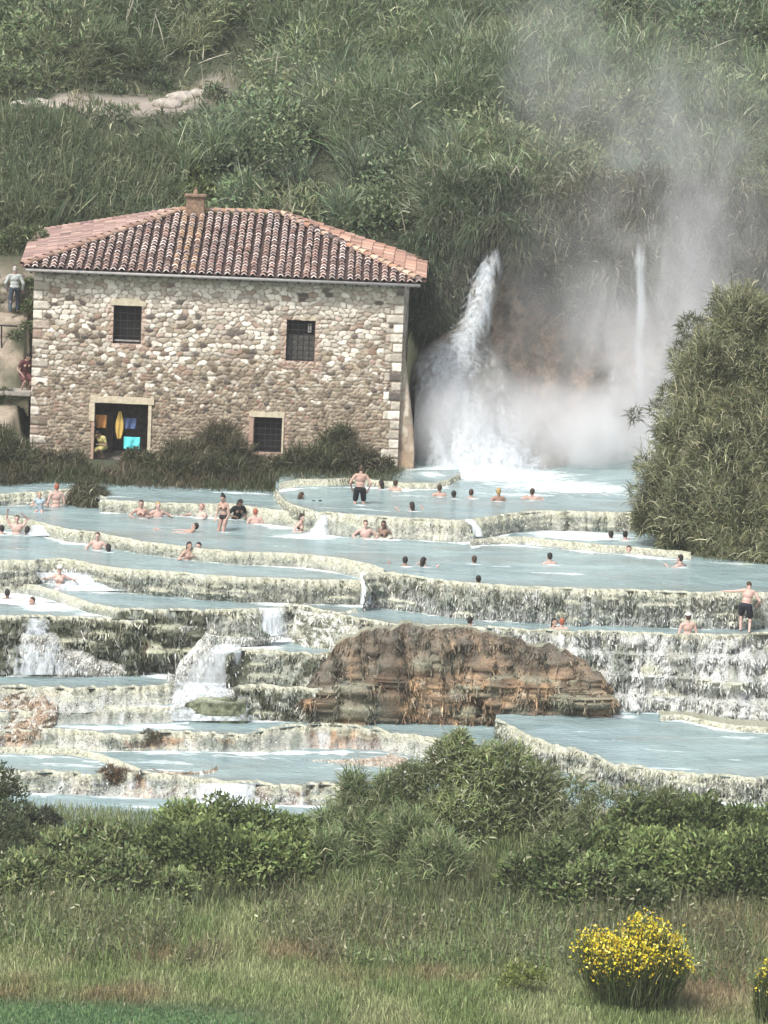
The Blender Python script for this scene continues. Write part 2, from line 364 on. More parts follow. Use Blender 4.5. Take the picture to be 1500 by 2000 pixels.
    if roll: C = mixc(C, mixc(GREY * 1.05, PALE * .95, ss(.3, .7, a)), roll)
    if foot: C = mixc(C, WHITE * .82, foot * ss(.35, .8, tt + (a - .5) * .8))
    lw = np.clip(lipw / np.maximum(H, .1), .03, .5)[:, None] * (.35 + 1.5 * fbm(u[:, :1] * 1.2, seed, 0, 44, 3))
    lm = ss(lw * 1.6, lw * .5, tt + (fine - .5) * lw * 1.2) * lip
    C = mixc(C, mixc(LIP, PALE * 1.05, fine), lm)
    C = mixc(C, mixc(LIP, TAN, .7) if brown >= .9 else WHITE * .8, wetb * ss(.45, .7, b2 + flow * .25) * .7); C = mixc(C, LIP * (1.1 if brown < .9 else .6), lipb * .75)
    C = mixc(C, LIP * .75, ((tt < 0)) * .8) * (.72 + .56 * fine)[..., None]
    V_, F_, C_ = G.reshape(-1, 3), grid_faces(*G.shape[:2])[:, ::-1], C.reshape(-1, 3)
    if fringe:
        # soft mossy and mineral fringe hanging off the face
        rg = np.random.default_rng(seed + 7); area = float((np.linalg.norm(np.diff(T, axis=0), axis=1) * (H[1:] + .2)).sum()); m = int(area * 330 * fringe)
        i = rg.integers(0, G.shape[0], m); j = rg.integers(4, G.shape[1] - 3, m); P = G[i, j] + np.concatenate([N[i] * rg.uniform(0, .05, (m, 1)), rg.normal(0, .02, (m, 1))], 1)
        cc = C[i, j] * np.exp(rg.normal(-.03, .28, (m, 1))); wh = rg.random(m) < (.02 + .10 * flow) * (brown < .9); cc[wh] = WHITE * rg.uniform(.7, 1.05, (wh.sum(), 1)); dk_ = rg.random(m) < .12 * moss + .03; cc[dk_] = MOSS * rg.uniform(.4, 1.2, (dk_.sum(), 1))
        Lb = fl * rg.uniform(.4, 1.7, m) * np.clip(H[i], .4, 1.2); Wb = rg.uniform(.018, .05, m); out = np.concatenate([N[i], np.zeros((m, 1))], 1) * rg.uniform(.1, .8, (m, 1)) + rg.normal(0, .25, (m, 3)); dn = out + [0, 0, -1.0]; dn /= np.linalg.norm(dn, axis=1)[:, None]
        sd = np.cross(dn, rg.normal(0, .5, (m, 3)) + [0, 1, 0]); sd /= np.linalg.norm(sd, axis=1)[:, None]; Wb = Wb[:, None]; e = P + dn * Lb[:, None]
        Q = np.stack([P - sd * Wb / 2, P + sd * Wb / 2, e + sd * Wb * .3, e - sd * Wb * .3], 1).reshape(-1, 3); n0 = len(V_)
        V_ = np.concatenate([V_, Q]); F_ = np.concatenate([F_, np.arange(4 * m).reshape(m, 4) + n0]); C_ = np.concatenate([C_, np.repeat(np.clip(cc, .01, .85), 4, 0)])
    o = mesh_np(name, V_, F_, M_TRAV, col=C_, smooth=True)
    tag(o, label, kind='structure')
    return T

BL = [(195, 979), (250, 980), (300, 984), (350, 985), (400, 986), (440, 985), (470, 988), (510, 994), (560, 1000), (612, 1006)]
wall('pale rim of the far left pool behind the bathers', BL, [(195, 999), (300, 1004), (400, 1010), (470, 1014), (520, 1025), (612, 1036)], -.25, -.6, moss=.25, flow=.3, seed=1, roll=.5, fringe=.7, fl=.07, lipw=.13, rough=.05)
BL0 = [(-110, 968), (60, 964), (130, 957), (170, 960), (210, 975)]
wall('short pale rim beside the grassy hummock', BL0, [(-110, 990), (100, 985), (150, 985), (210, 990)], -.25, -.6, moss=.2, seed=17, roll=.5, fringe=.7, fl=.07, lipw=.13, rough=.05)
BR = [(596, 1001), (640, 1002), (700, 1008), (780, 1013), (850, 1016), (900, 1018), (935, 1014), (1000, 1004), (1070, 999), (1150, 1001), (1250, 1004), (1330, 1004), (1620, 1004)]
wall('grey green rim of the pool under the waterfall', BR, [(596, 1037), (650, 1046), (700, 1051), (780, 1053), (850, 1056), (900, 1060), (930, 1054), (1000, 1040), (1100, 1030), (1250, 1034), (1620, 1034)], 0, -.6, moss=.3, flow=.25, seed=2, roll=.5, fringe=.7, fl=.07, lipw=.13, rough=.07)
wall('thin curved lip stepping between the far pools', [(538, 950), (548, 975), (572, 988), (612, 999)], [(538, 962), (552, 985), (572, 997), (612, 1009)], 0, -.25, moss=.1, seed=3, rough=.03, lipw=.2)
A1 = [(545, 946), (575, 939), (620, 938), (690, 936), (745, 941), (800, 946), (850, 946), (885, 938), (900, 924)]
wall('low curved travertine lip below the mill bushes', A1, [(545, 958), (600, 952), (690, 950), (800, 956), (860, 954), (900, 930)], .12, 0, moss=.1, seed=4, rough=.03, lipw=.3, back=1.6)
C2 = [(918, 1057), (960, 1051), (1020, 1050), (1080, 1056), (1160, 1064), (1220, 1069), (1350, 1080)]
wall('low pale step in the foaming water near the right shrub', C2, [(918, 1064), (1000, 1064), (1080, 1070), (1160, 1078), (1350, 1094)], -.45, -.6, moss=.05, flow=.5, seed=5, rough=.04, lipw=.3)
CR = [(-110, 1004), (20, 1010), (60, 1017), (95, 1027), (130, 1036), (185, 1041), (240, 1052), (300, 1062), (350, 1068), (400, 1074), (450, 1079), (520, 1081), (600, 1084), (650, 1090), (700, 1099), (738, 1108), (752, 1116)]
wall('yellowish rim winding across the upper left pools', CR, [(-110, 1030), (30, 1033), (100, 1046), (185, 1061), (240, 1072), (300, 1083), (400, 1092), (500, 1103), (600, 1109), (650, 1116), (700, 1128), (752, 1150)], -.6, -.95, moss=.2, flow=.15, seed=6, roll=.5, fringe=.7, fl=.07, lipw=.13, rough=.06)
DL = [(-110, 1096), (60, 1096), (115, 1092), (150, 1096), (200, 1108), (260, 1114), (320, 1117), (400, 1125), (500, 1130), (600, 1134), (716, 1135)]
wall('mossy grey wall under the long middle left pool', DL, [(-110, 1132), (60, 1134), (150, 1142), (200, 1150), (260, 1155), (320, 1160), (400, 1168), (500, 1175), (600, 1176), (716, 1179)], -.95, -1.65, moss=.5, flow=.12, seed=7, roll=.45, fringe=.8, fl=.08, lipw=.14, rough=.07)
DR = [(708, 1130), (722, 1119), (760, 1119), (800, 1126), (850, 1134), (900, 1138), (950, 1142), (1000, 1146), (1100, 1150), (1200, 1153), (1330, 1158), (1400, 1158), (1620, 1160)]
wall('mossy wall with white deposits under the wide right pool', DR, [(708, 1180), (760, 1186), (800, 1190), (900, 1197), (1000, 1203), (1100, 1209), (1200, 1212), (1300, 1212), (1400, 1206), (1450, 1201), (1620, 1198)], -.6, -1.65, moss=.6, flow=.3, seed=8, roll=.15, foot=.55, fl=.09, lipw=.12, rough=.10, wob=2)
E1a = [(-110, 1138), (40, 1141), (90, 1149), (130, 1163), (180, 1181), (232, 1190)]
wall('small curved ledge between foaming left pools', E1a, [(-110, 1156), (40, 1159), (90, 1168), (130, 1181), (180, 1198), (232, 1208)], -1.65, -1.9, moss=.15, flow=.5, seed=9, roll=.6, fringe=.5, fl=.05, rough=.05)
E1b = [(228, 1190), (300, 1192), (400, 1193), (480, 1191), (552, 1189)]
wall('dark mossy wall right above the broad central fall', E1b[2:], [(400, 1250), (470, 1246), (552, 1241)], -1.65, -2.4, moss=.55, flow=.3, seed=34, rough=.16)
wall('dark mossy wall left of the central cascade', E1b[:4], [(228, 1306), (300, 1308), (360, 1308), (480, 1300)], -1.65, -3.45, moss=1.0, flow=.08, brown=.15, seed=10, rough=.2, wob=5)
E2 = [(-110, 1203), (60, 1205), (130, 1206), (200, 1209), (260, 1212), (290, 1212)]
wall('tall dark mossy cliff at the left edge', E2, [(-110, 1320), (60, 1319), (130, 1313), (200, 1311), (290, 1302)], -1.9, -3.5, moss=1.0, flow=.12, brown=.25, seed=11, rough=.24, wob=5, rows=40)
E1d = [(548, 1189), (556, 1184), (580, 1182), (620, 1190), (660, 1200), (700, 1210), (760, 1219), (800, 1223), (850, 1222), (900, 1224), (1000, 1229), (1100, 1233), (1200, 1235), (1300, 1240), (1400, 1240), (1620, 1238)]
wall('bumpy pale rock slope right of the central cascade', E1d[:7], [(548, 1240), (600, 1258), (650, 1266), (720, 1275), (760, 1280)], -1.65, -2.4, moss=.35, flow=.45, seed=12, rough=.22, wob=5, steps=2)
wall('wide white and grey cascade of ledges on the right', E1d[6:], [(760, 1290), (900, 1300), (1000, 1330), (1100, 1380), (1180, 1392), (1300, 1392), (1380, 1402), (1450, 1412), (1620, 1418)], -1.65, -3.7, moss=.3, flow=.75, seed=13, foot=.5, fl=.09, rough=.2, wob=4, steps=4, rows=80, fringe=1.3)
LD = [(440, 1282), (470, 1269), (520, 1270), (560, 1275), (620, 1277), (680, 1270)]
wall('black mossy cliff below the cream ledge', LD, [(440, 1335), (540, 1337), (600, 1340), (680, 1340)], -2.4, -3.25, moss=.95, flow=.05, seed=14, rough=.22, wob=5, brown=.1)
LD2 = [(455, 1345), (480, 1338), (520, 1337), (580, 1345), (620, 1347), (680, 1342)]
wall('lower dark mossy ledge beside the brown mound', LD2, [(455, 1402), (540, 1405), (680, 1408)], -3.25, -4.2, moss=.85, flow=.12, seed=15, rough=.2, wob=5, brown=.25)
MO = [(618, 1322, -3.0), (640, 1290, -2.5), (660, 1262, -2.1), (690, 1242, -1.8), (720, 1234, -1.65), (760, 1229, -1.58), (850, 1226, -1.55), (920, 1229, -1.58), (960, 1238, -1.7), (1020, 1254, -1.9), (1060, 1262, -1.95), (1110, 1274, -2.1), (1140, 1290, -2.3), (1172, 1322, -2.7), (1192, 1350, -3.1)]
wall('big brown tufa mound with root like drips', MO, [(618, 1408), (760, 1409), (880, 1409), (960, 1401, -4.0), (1000, 1397, -3.7), (1050, 1393, -3.7), (1110, 1390, -3.7), (1192, 1393, -3.7)], -1.6, -4.2, moss=.6, brown=1.0, flow=.0, seed=16, rough=.24, bulge=.32, rows=80, lip=.0, back=1.2, fringe=1.5, fl=.12, wob=16, steps=2, bowls=1.5, name='tufa_mound')
F1 = [(-110, 1341), (60, 1343), (150, 1345), (220, 1345), (290, 1341), (345, 1334), (362, 1322)]
wall('cream rim with mottled face below the left pool', F1, [(-110, 1384), (60, 1386), (150, 1384), (250, 1382), (362, 1376)], -3.5, -3.9, moss=.35, flow=.35, seed=18, foot=.35, fl=.08, rough=.13, wob=8, brown=.2)
F2 = [(-110, 1392), (60, 1390), (120, 1380), (200, 1377), (260, 1382), (330, 1384), (372, 1378)]
wall('second mottled ledge below the left pool', F2, [(-110, 1425), (60, 1425), (150, 1422), (250, 1420), (372, 1410)], -3.9, -4.2, moss=.45, flow=.3, seed=19, foot=.35, fl=.08, rough=.12, wob=8, brown=.15)
GR = [(-110, 1432), (60, 1428), (120, 1424), (180, 1430), (240, 1437), (300, 1432), (350, 1430), (420, 1434), (470, 1437), (510, 1429), (560, 1420), (620, 1415), (690, 1419), (740, 1427), (800, 1436), (850, 1440), (880, 1450)]
wall('low rust streaked rim across the lower pools', GR, [(-110, 1470), (60, 1466), (120, 1462), (200, 1466), (300, 1466), (420, 1468), (500, 1471), (620, 1468), (740, 1468), (800, 1478), (880, 1490)], -4.2, -4.6, moss=.25, brown=.45, flow=.2, seed=20, foot=.35, fl=.08, rough=.14, wob=8)
HL = [(-110, 1462), (60, 1466), (140, 1468), (190, 1476), (230, 1490), (270, 1507), (330, 1514), (420, 1524), (500, 1532), (560, 1536), (640, 1532), (760, 1545), (900, 1560), (1000, 1560)]
HR = [(-110, 1512), (60, 1510), (130, 1508), (180, 1515), (230, 1508), (270, 1509), (330, 1514), (420, 1524), (500, 1532), (560, 1536), (640, 1532), (760, 1545), (900, 1560), (1000, 1560)]
wall('low orange cream rim in front of the lowest pools', HR, [(-110, 1545), (130, 1548), (260, 1552), (420, 1562), (560, 1572), (640, 1572), (1000, 1600)], -4.6, -5.05, moss=.12, brown=.4, flow=.45, seed=21, foot=.35, fl=.08, rough=.14, wob=8)
wall('narrow rusty ridge between two low pools', [(-110, 1459), (60, 1463), (140, 1465), (190, 1474), (230, 1487), (275, 1505)], [(-110, 1472), (60, 1477), (140, 1479), (190, 1490), (230, 1502), (275, 1513)], -4.5, -4.62, moss=.05, brown=.7, flow=.3, seed=22, rough=.06, back=.5)
JR = [(968, 1408), (985, 1412), (1010, 1424), (1050, 1445), (1090, 1457), (1120, 1462), (1150, 1475), (1200, 1494), (1260, 1501), (1330, 1508), (1400, 1515), (1460, 1521), (1620, 1525)]
wall('bright cream rim of the large lower right pool', JR, [(968, 1430), (1010, 1452), (1050, 1476), (1090, 1490), (1150, 1512), (1200, 1533), (1260, 1545), (1330, 1556), (1400, 1562), (1620, 1575)], -3.7, -4.35, moss=.45, flow=.3, seed=23, rough=.16, wob=8, lipw=.12)
wall('half drowned pale ledge at the far side of the right pool', [(1290, 1400), (1330, 1397), (1380, 1408), (1440, 1420), (1620, 1428)], [(1290, 1404), (1330, 1406), (1380, 1418), (1440, 1430), (1620, 1438)], -3.6, -3.72, moss=.1, flow=.4, seed=24, rough=.05, back=1.5)

def rock_slope(label, rows, ytop, zbot, seed, cols, amp=.5, nu=110, nv=80, name='travertine_slope'):
    """a bumpy rock apron given by rows (pxL, pxR, py), leaning from depth ytop down to the water level zbot"""
    P = np.array(rows, float); k = np.linspace(0, len(P) - 1, nv)
    Lx, Rx, py = [smooth1(np.interp(k, range(len(P)), P[:, i]), 4) for i in range(3)]
    yb = float(Wz(np.array((P[-1, 0] + P[-1, 1]) / 2), np.array(P[-1, 2]), zbot - .12)[1]); q = (py - py[0]) / (py[-1] - py[0]); Yd = ytop + (yb - ytop) * q
    s = np.linspace(0, 1, nu); X = Lx[None, :] + (Rx - Lx)[None, :] * s[:, None]
    G = Wy(X, np.broadcast_to(py[None, :], X.shape), np.broadcast_to(Yd[None, :], X.shape))
    n = fbm(G[..., 0] * 2.2, G[..., 1] * 1.5, G[..., 2] * 2.5, seed, 5); n2 = fbm(G[..., 0] * 7, G[..., 1] * 5, G[..., 2] * 6, seed + 1, 3)
    f = ss(1, .85, q)[None, :] * ss(0, .08, q)[None, :]
    G[..., 1] -= ((n - .45) * amp * 2.2 + (n2 - .5) * amp * .7) * f; G[..., 2] += (n2 - .5) * .08 * f
    e = np.sin(np.clip(s, 0, 1) * math.pi) ** .4; G[..., 1] += (1 - e)[:, None] * 1.0
    C = mixc(cols[0], cols[1], ss(.40, .56, n)); C = mixc(C, cols[2], ss(.5, .62, n2) * .8); C = mixc(C, np.array(cols[0]) * .5, ss(.60, .7, 1 - n2) * .6)
    rg = np.random.default_rng(seed); m = nu * nv // 2; i = rg.integers(2, nu - 2, m); j = rg.integers(2, nv - 2, m); Pp = G[i, j] + rg.normal(0, .02, (m, 3)) + [0, -.03, 0]
    cc = C[i, j] * np.exp(rg.normal(0, .35, (m, 1))); d = rg.normal(0, .35, (m, 3)) + [0, -.4, -1]; d /= np.linalg.norm(d, axis=1)[:, None]; sd = np.cross(d, rg.normal(0, .5, (m, 3)) + [0, 1, 0]); sd /= np.linalg.norm(sd, axis=1)[:, None]
    L_ = rg.uniform(.05, .16, (m, 1)); w_ = rg.uniform(.01, .025, (m, 1)); Q = np.stack([Pp - sd * w_, Pp + sd * w_, Pp + d * L_ + sd * w_ * .5, Pp + d * L_ - sd * w_ * .5], 1).reshape(-1, 3)
    V_ = np.concatenate([G.reshape(-1, 3), Q]); F_ = np.concatenate([grid_faces(*X.shape)[:, ::-1], np.arange(4 * m).reshape(m, 4) + nu * nv]); C_ = np.concatenate([C.reshape(-1, 3), np.repeat(np.clip(cc, .01, .85), 4, 0)])
    tag(mesh_np(name, V_, F_, M_TRAV, col=C_, smooth=True), label, kind='structure')
def yz(px, py, z): return float(Wz(np.array(float(px)), np.array(float(py)), z)[1])
rock_slope('pale washed rock apron under the left cascade', [(400, 560, 1244), (380, 500, 1268), (350, 480, 1300), (330, 478, 1340)], yz(450, 1262, -2.4) + .1, -3.5, 70, [(.26, .28, .25), (.50, .51, .47), (.62, .64, .62)], .3)
rock_slope('white lower apron spreading round the mossy boulder', [(325, 478, 1322), (318, 490, 1350), (300, 500, 1380), (280, 520, 1412)], yz(400, 1340, -3.5) + .25, -4.2, 71, [(.30, .31, .28), (.52, .53, .5), (.66, .68, .66)], .3)
rock_slope('pale deposits at the foot of the dark left cliff', [(40, 100, 1240), (25, 150, 1275), (-10, 240, 1305), (-25, 290, 1326)], yz(60, 1212, -1.9) - .35, -3.5, 72, [(.22, .22, .19), (.42, .42, .38), (.55, .56, .53)], .25)
rock_slope('smooth pale rock under the foaming slope', [(60, 180, 1112), (70, 240, 1130), (90, 300, 1152)], yz(120, 1096, -.95) - .15, -1.65, 73, [(.36, .37, .32), (.52, .53, .47), (.64, .65, .62)], .12)
rock_slope('grey lumpy travertine beside the left cascade', [(300, 440, 1222), (290, 430, 1250), (290, 410, 1285), (280, 390, 1318)], yz(350, 1193, -1.65) - .3, -3.5, 74, [(.18, .19, .16), (.38, .38, .35), (.46, .47, .44)], .3)
rock_slope('knobbly cream and white rocks beside the central fall', [(580, 690, 1196), (572, 730, 1225), (568, 730, 1255), (566, 690, 1276)], yz(640, 1194, -1.65) - .25, -2.4, 75, [(.16, .17, .12), (.42, .42, .34), (.64, .65, .6)], .4)
rock_slope('mottled rusty rocks at the left edge', [(-25, 90, 1350), (-25, 110, 1390), (-25, 105, 1425), (-25, 70, 1440)], yz(40, 1343, -3.5) - .1, -4.2, 76, [(.14, .115, .08), (.36, .27, .19), (.52, .50, .44)], .3)
rock_slope('low rusty shoal between the lower pools', [(480, 760, 1484), (440, 800, 1496), (500, 780, 1512)], yz(620, 1480, -4.55), -4.6, 77, [(.30, .24, .18), (.42, .35, .28), (.5, .48, .42)], .03)
rock_slope('white encrusted lumps beside the right pool', [(1170, 1300, 1330), (1165, 1330, 1360), (1160, 1360, 1396)], yz(1240, 1300, -2.7) - .4, -3.7, 78, [(.30, .31, .28), (.50, .51, .48), (.66, .67, .65)], .35)
rock_slope('cream crusted rocks along the lowest rim', [(290, 420, 1508), (290, 430, 1535), (300, 420, 1562)], yz(350, 1512, -4.6) + .1, -5.05, 79, [(.30, .22, .15), (.5, .42, .32), (.66, .64, .58)], .25)
rock_slope('brown mossy rocks behind the willow shrub', [(545, 760, 1528), (540, 780, 1556), (545, 760, 1580)], yz(640, 1530, -4.6) + .1, -5.05, 80, [(.09, .09, .055), (.20, .19, .13), (.34, .31, .24)], .3)

# ------------------------------------------------------------------ water sheets
FOAM = []                                  # (px, py, z, rx, ry, strength)
def pool(label, z, front, back_py, foams=(), xr=None, edge=.05, zoff=0.0, brown=.7):
    x0, x1 = xr or (front[0][0], front[-1][0])
    px = np.arange(x0, x1 + .1, 4.0)
    Fp = Wz(px, smooth1(curve(front, px)), z); Fy = Fp[:, 1] + edge
    bp = back_py if isinstance(back_py, list) else [(x0, back_py), (x1, back_py)]
    By = np.maximum(Wz(px, curve(bp, px), z)[:, 1], Fy + .3)
    nv = int(max(8, (By - Fy).max() / .09)); v = np.linspace(0, 1, nv)
    Y = Fy[:, None] + (By - Fy)[:, None] * v[None, :]
    X = Fp[:, 0:1] * (Y / Fp[:, 1:2])
    fo = np.zeros_like(X)
    for zb, ft in WALL_FEET:
        if abs(zb - z) < .12:
            o_ = np.argsort(ft[:, 0]); wy = np.interp(X, ft[o_, 0], ft[o_, 1], left=1e6, right=1e6)
            d = np.abs(wy - Y - .04); n = fbm(X * 1.3, Y * .4, 0, 7, 3)
            fo = np.maximum(fo, np.exp(-d / (.12 + .35 * ss(.5, .8, n))) * (.45 + .45 * ss(.35, .65, n)))
    fo = np.maximum(fo, .42 * ss(.56, .76, fbm(X * .45, Y * 1.6, z, 17, 4)) * ss(.45, .6, fbm(X * .15, Y * .3, z, 18, 2)))
    for (fx, fy, rx, ry, s) in [(b[0] + 3, b[1] + 2, 17, 3.2, .42) for b in BPOS if abs(b[2] - z) < .12 and x0 < b[0] < x1] + list(foams):
        c = Wz(np.array(fx), np.array(fy), z); sx = 8250 / 130.
        ryw = ry / sx / math.sin(R(10)); d = ((X - c[0]) / (rx / sx)) ** 2 + ((Y - c[1]) / ryw) ** 2
        fo = np.maximum(fo, s * np.exp(-d))
    dfr = Y - Fy[:, None]
    sh = np.exp(-dfr / .55) * ss(.3, .6, fbm(X * .5, Y * .2, z, 12, 3)) * brown + .25 * ss(.52, .7, fbm(X * .35, Y * .8, z, 13, 3))
    Z = np.full_like(X, z - .015 + zoff)
    o = mesh_np('pool_water', np.stack([X, Y, Z], -1).reshape(-1, 3), grid_faces(*X.shape), M_WATER, attrs={'foam': fo.ravel(), 'shallow': sh.ravel()}, smooth=True)
    tag(o, label, kind='structure')
pool('milky water directly under the waterfalls', 0, [(538, 950), (548, 975), (572, 988), (612, 1001)] + BR[1:], [(538, 905), (1620, 870)],
     [(960, 925, 180, 22, .85), (1100, 950, 190, 20, .6), (840, 950, 60, 10, .4), (1010, 965, 130, 5, .45), (800, 968, 60, 5, .35)], edge=.06)
pool('thin water film on the shallow shelf below the mill', .105, A1, [(545, 925), (900, 915)], [(840, 925, 40, 10, .5)], edge=.08)
pool('pale green water behind the left bathers', -.25, BL0[:4] + BL + [(640, 1012)], [(-110, 938), (640, 940)], [(480, 963, 70, 4, .3), (590, 975, 60, 4, .4)])
pool('grey blue water of the long upper pool', -.6, CR + DR[2:], [(-110, 960), (190, 960), (1620, 985)],
     [(1130, 1045, 120, 12, .8), (960, 1060, 70, 6, .6), (1180, 1075, 100, 4, .55), (620, 1047, 45, 7, .75), (420, 1006, 60, 3, .5), (900, 1095, 90, 3, .2), (100, 1035, 30, 4, .0)])
pool('bluish water of the long middle left pool', -.95, DL + [(735, 1140)], [(-110, 1010), (735, 1085)],
     [(70, 1042, 50, 7, .6), (50, 1071, 60, 1.5, .3), (660, 1112, 40, 3, .4), (20, 1040, 60, 6, .5)])
pool('turquoise water in the narrow middle pool', -1.65, E1a + E1b[1:] + E1d[1:], [(-110, 1120), (200, 1140), (700, 1160), (1620, 1190)],
     [(130, 1135, 90, 8, .9), (190, 1150, 60, 8, .85), (700, 1181, 60, 5, .8), (400, 1170, 140, 3, .3), (550, 1180, 50, 5, .6), (1100, 1212, 120, 3, .5)])
pool('foaming water on the small left shelf', -1.9, E2, [(-110, 1140), (290, 1190)], [(40, 1172, 60, 9, .85), (90, 1185, 60, 8, .8), (180, 1200, 50, 4, .5), (15, 1165, 30, 6, .8)])
pool('white water pooling on the cream ledge', -2.4, LD, [(440, 1235), (680, 1255)], [(540, 1245, 60, 9, .95), (500, 1262, 70, 8, .6)], brown=.4)
pool('blue grey water of the lower left pool', -3.5, F1, [(-110, 1300), (362, 1285)], [(100, 1316, 60, 6, .6), (330, 1320, 50, 7, .7)])
pool('shallow white water between mottled ledges', -3.9, F2, [(-110, 1370), (372, 1360)], [(300, 1385, 80, 9, .7)])
pool('grey water at the foot of the brown mound', -4.2, GR + [(1010, 1462)], [(-110, 1400), (440, 1385), (1010, 1390)], [(310, 1418, 60, 5, .7), (510, 1407, 50, 3, .6), (200, 1420, 120, 4, .5)])
pool('pale water of the wide lower pool', -4.6, HR, [(-110, 1440), (1000, 1470)], [(330, 1470, 70, 4, .5), (640, 1500, 120, 6, .2), (480, 1478, 100, 3, .4), (740, 1478, 80, 3, .3)], brown=.9)
pool('pale blue water below the lowest rim', -5.05, [(-110, 1615), (400, 1612), (640, 1612), (1000, 1620)], [(-110, 1540), (1000, 1590)], [(230, 1553, 80, 4, .6), (430, 1568, 60, 5, .6)])
pool('wide milky blue pool at lower right', -3.7, JR, [(968, 1395), (1180, 1385), (1620, 1390)], [(1200, 1397, 60, 4, .6), (1140, 1428, 40, 2, .3), (1300, 1465, 90, 2.5, .25), (1180, 1445, 50, 2, .25), (1450, 1440, 60, 3, .4)], brown=.25)
pool('shallow water in front of the bright cream rim', -4.35, [(968, 1560), (1100, 1588), (1620, 1600)], [(968, 1420), (1090, 1480), (1200, 1530), (1620, 1560)], [(1130, 1500, 50, 5, .3), (1420, 1570, 80, 5, .6)])

# ------------------------------------------------------------------ falling water sheets between the pools
def fall_sheet(name, label, pts, mat=None, group=None, nu=24, nv=40, bulge=.05, seed=0, edge_soft=.35, dens=.12, rough=.04):
    """pts rows top to bottom: (pxL, pxR, py, Y-depth)"""
    P = np.array(pts, float); k = np.linspace(0, len(P) - 1, nv)
    L = np.interp(k, range(len(P)), P[:, 0]); Rr = np.interp(k, range(len(P)), P[:, 1]); py = np.interp(k, range(len(P)), P[:, 2]); Yd = np.interp(k, range(len(P)), P[:, 3])
    L, Rr, Yd = smooth1(L, 3), smooth1(Rr, 3), smooth1(Yd, 3)
    s = np.linspace(0, 1, nu); X = L[None, :] + (Rr - L)[None, :] * s[:, None]
    Yg = np.broadcast_to(Yd[None, :], X.shape) - bulge * np.sin(s * math.pi)[:, None]
    G = Wy(X, np.broadcast_to(py[None, :], X.shape), Yg)
    G[..., 1] += (fbm(G[..., 0] * 4, G[..., 2] * 1.2, seed, 3, 3) - .5) * rough * 2
    e = np.minimum(s, 1 - s)[:, None] / edge_soft; e = np.clip(e, 0, 1) * np.ones_like(X)
    v = np.linspace(0, 1, nv)[None, :]; e = e * ss(-.02, .06, v) 
    edge = (e - 1) * .35 + dens
    o = mesh_np(name, G.reshape(-1, 3), grid_faces(*X.shape)[:, ::-1], mat or M_TRICKLE, attrs={'edge': edge.ravel()}, smooth=True)
    tag(o, label, 'small waterfall' if 'cascade' in name else 'waterfall', group)
    return o
def yat(px, py, z): return float(Wz(np.array(px), np.array(py), z)[1])
y1 = yat(715, 1130, -.8)
fall_sheet('small_cascade', 'thin white spout between the middle left and wide right pools', [(702, 728, 1120, y1 - .1), (706, 724, 1136, y1 - .55), (703, 726, 1180, y1 - .7)], dens=.34, nu=10)
y1 = yat(535, 1190, -1.65)
fall_sheet('small_cascade', 'broad white fall onto the cream ledge in the middle', [(505, 556, 1187, y1 - .1), (507, 555, 1205, y1 - .3), (500, 562, 1246, y1 - .4)], dens=.16)
y1 = yat(935, 1018, 0)
fall_sheet('small_cascade', 'slanting trickle over the rim below the waterfalls', [(905, 925, 1014, y1 - .03), (922, 938, 1030, y1 - .2), (925, 945, 1048, y1 - .25)], dens=.3, nu=8)
fall_sheet('small_cascade', 'small trickle behind the seated woman with dark bun', [(640 - 15, 640 + 8, 1006, yat(635, 1004, 0) - .03), (612, 640, 1028, yat(635, 1004, 0) - .22), (590, 655, 1046, yat(635, 1004, 0) - .4)], dens=.15, nu=10)
y1 = yz(440, 1270, -2.4) - .35; y2 = yz(410, 1338, -3.5) - .3
fall_sheet('small_cascade', 'wide white cascade pouring left from the cream ledge', [(425, 470, 1258, y1 + .2), (400, 472, 1274, y1), (368, 470, 1302, (y1 + y2) / 2), (338, 476, 1338, y2)], dens=.2, rough=.05, nu=40)
y1 = yz(400, 1345, -3.5) - .3; y2 = yz(400, 1408, -4.2) - .25
fall_sheet('small_cascade', 'lower white cascade spreading round the mossy boulder', [(340, 460, 1332, y1 + .1), (330, 475, 1356, y1 * .6 + y2 * .4), (320, 490, 1380, y1 * .3 + y2 * .7), (300, 505, 1408, y2)], dens=.08, rough=.05, nu=40)
y1 = yz(60, 1206, -1.9) - .4; y2 = yz(60, 1320, -3.5) - .3
fall_sheet('small_cascade', 'faint misty fall over the dark left cliff', [(45, 95, 1206, y1 + .2), (38, 105, 1245, y1 * .7 + y2 * .3 - .1), (10, 140, 1290, y1 * .3 + y2 * .7 - .1), (-10, 170, 1318, y2)], dens=.02, rough=.03)
y1 = yat(150, 1130, -1.2)
fall_sheet('small_cascade', 'foaming slope beside the bather in a white cap', [(70, 170, 1118, yz(120, 1096, -.95) - .45), (80, 230, 1134, yz(120, 1096, -.95) - .8), (100, 290, 1154, yz(200, 1154, -1.65) - .15)], dens=.22)
y1 = yat(430, 1530, -4.6)
fall_sheet('small_cascade', 'bright white trickles behind the foreground bramble', [(380, 500, 1530, y1 - .1), (385, 500, 1550, y1 - .25), (370, 520, 1574, y1 - .5)], dens=.2)
fall_sheet('small_cascade', 'white rush draining the upper left pool past the kneeling bathers', [(62, 95, 1026, yat(80, 1022, -.6) - .05), (58, 110, 1036, yat(80, 1022, -.6) - .3), (50, 130, 1046, yat(80, 1022, -.6) - .55)], dens=.3, nu=14)

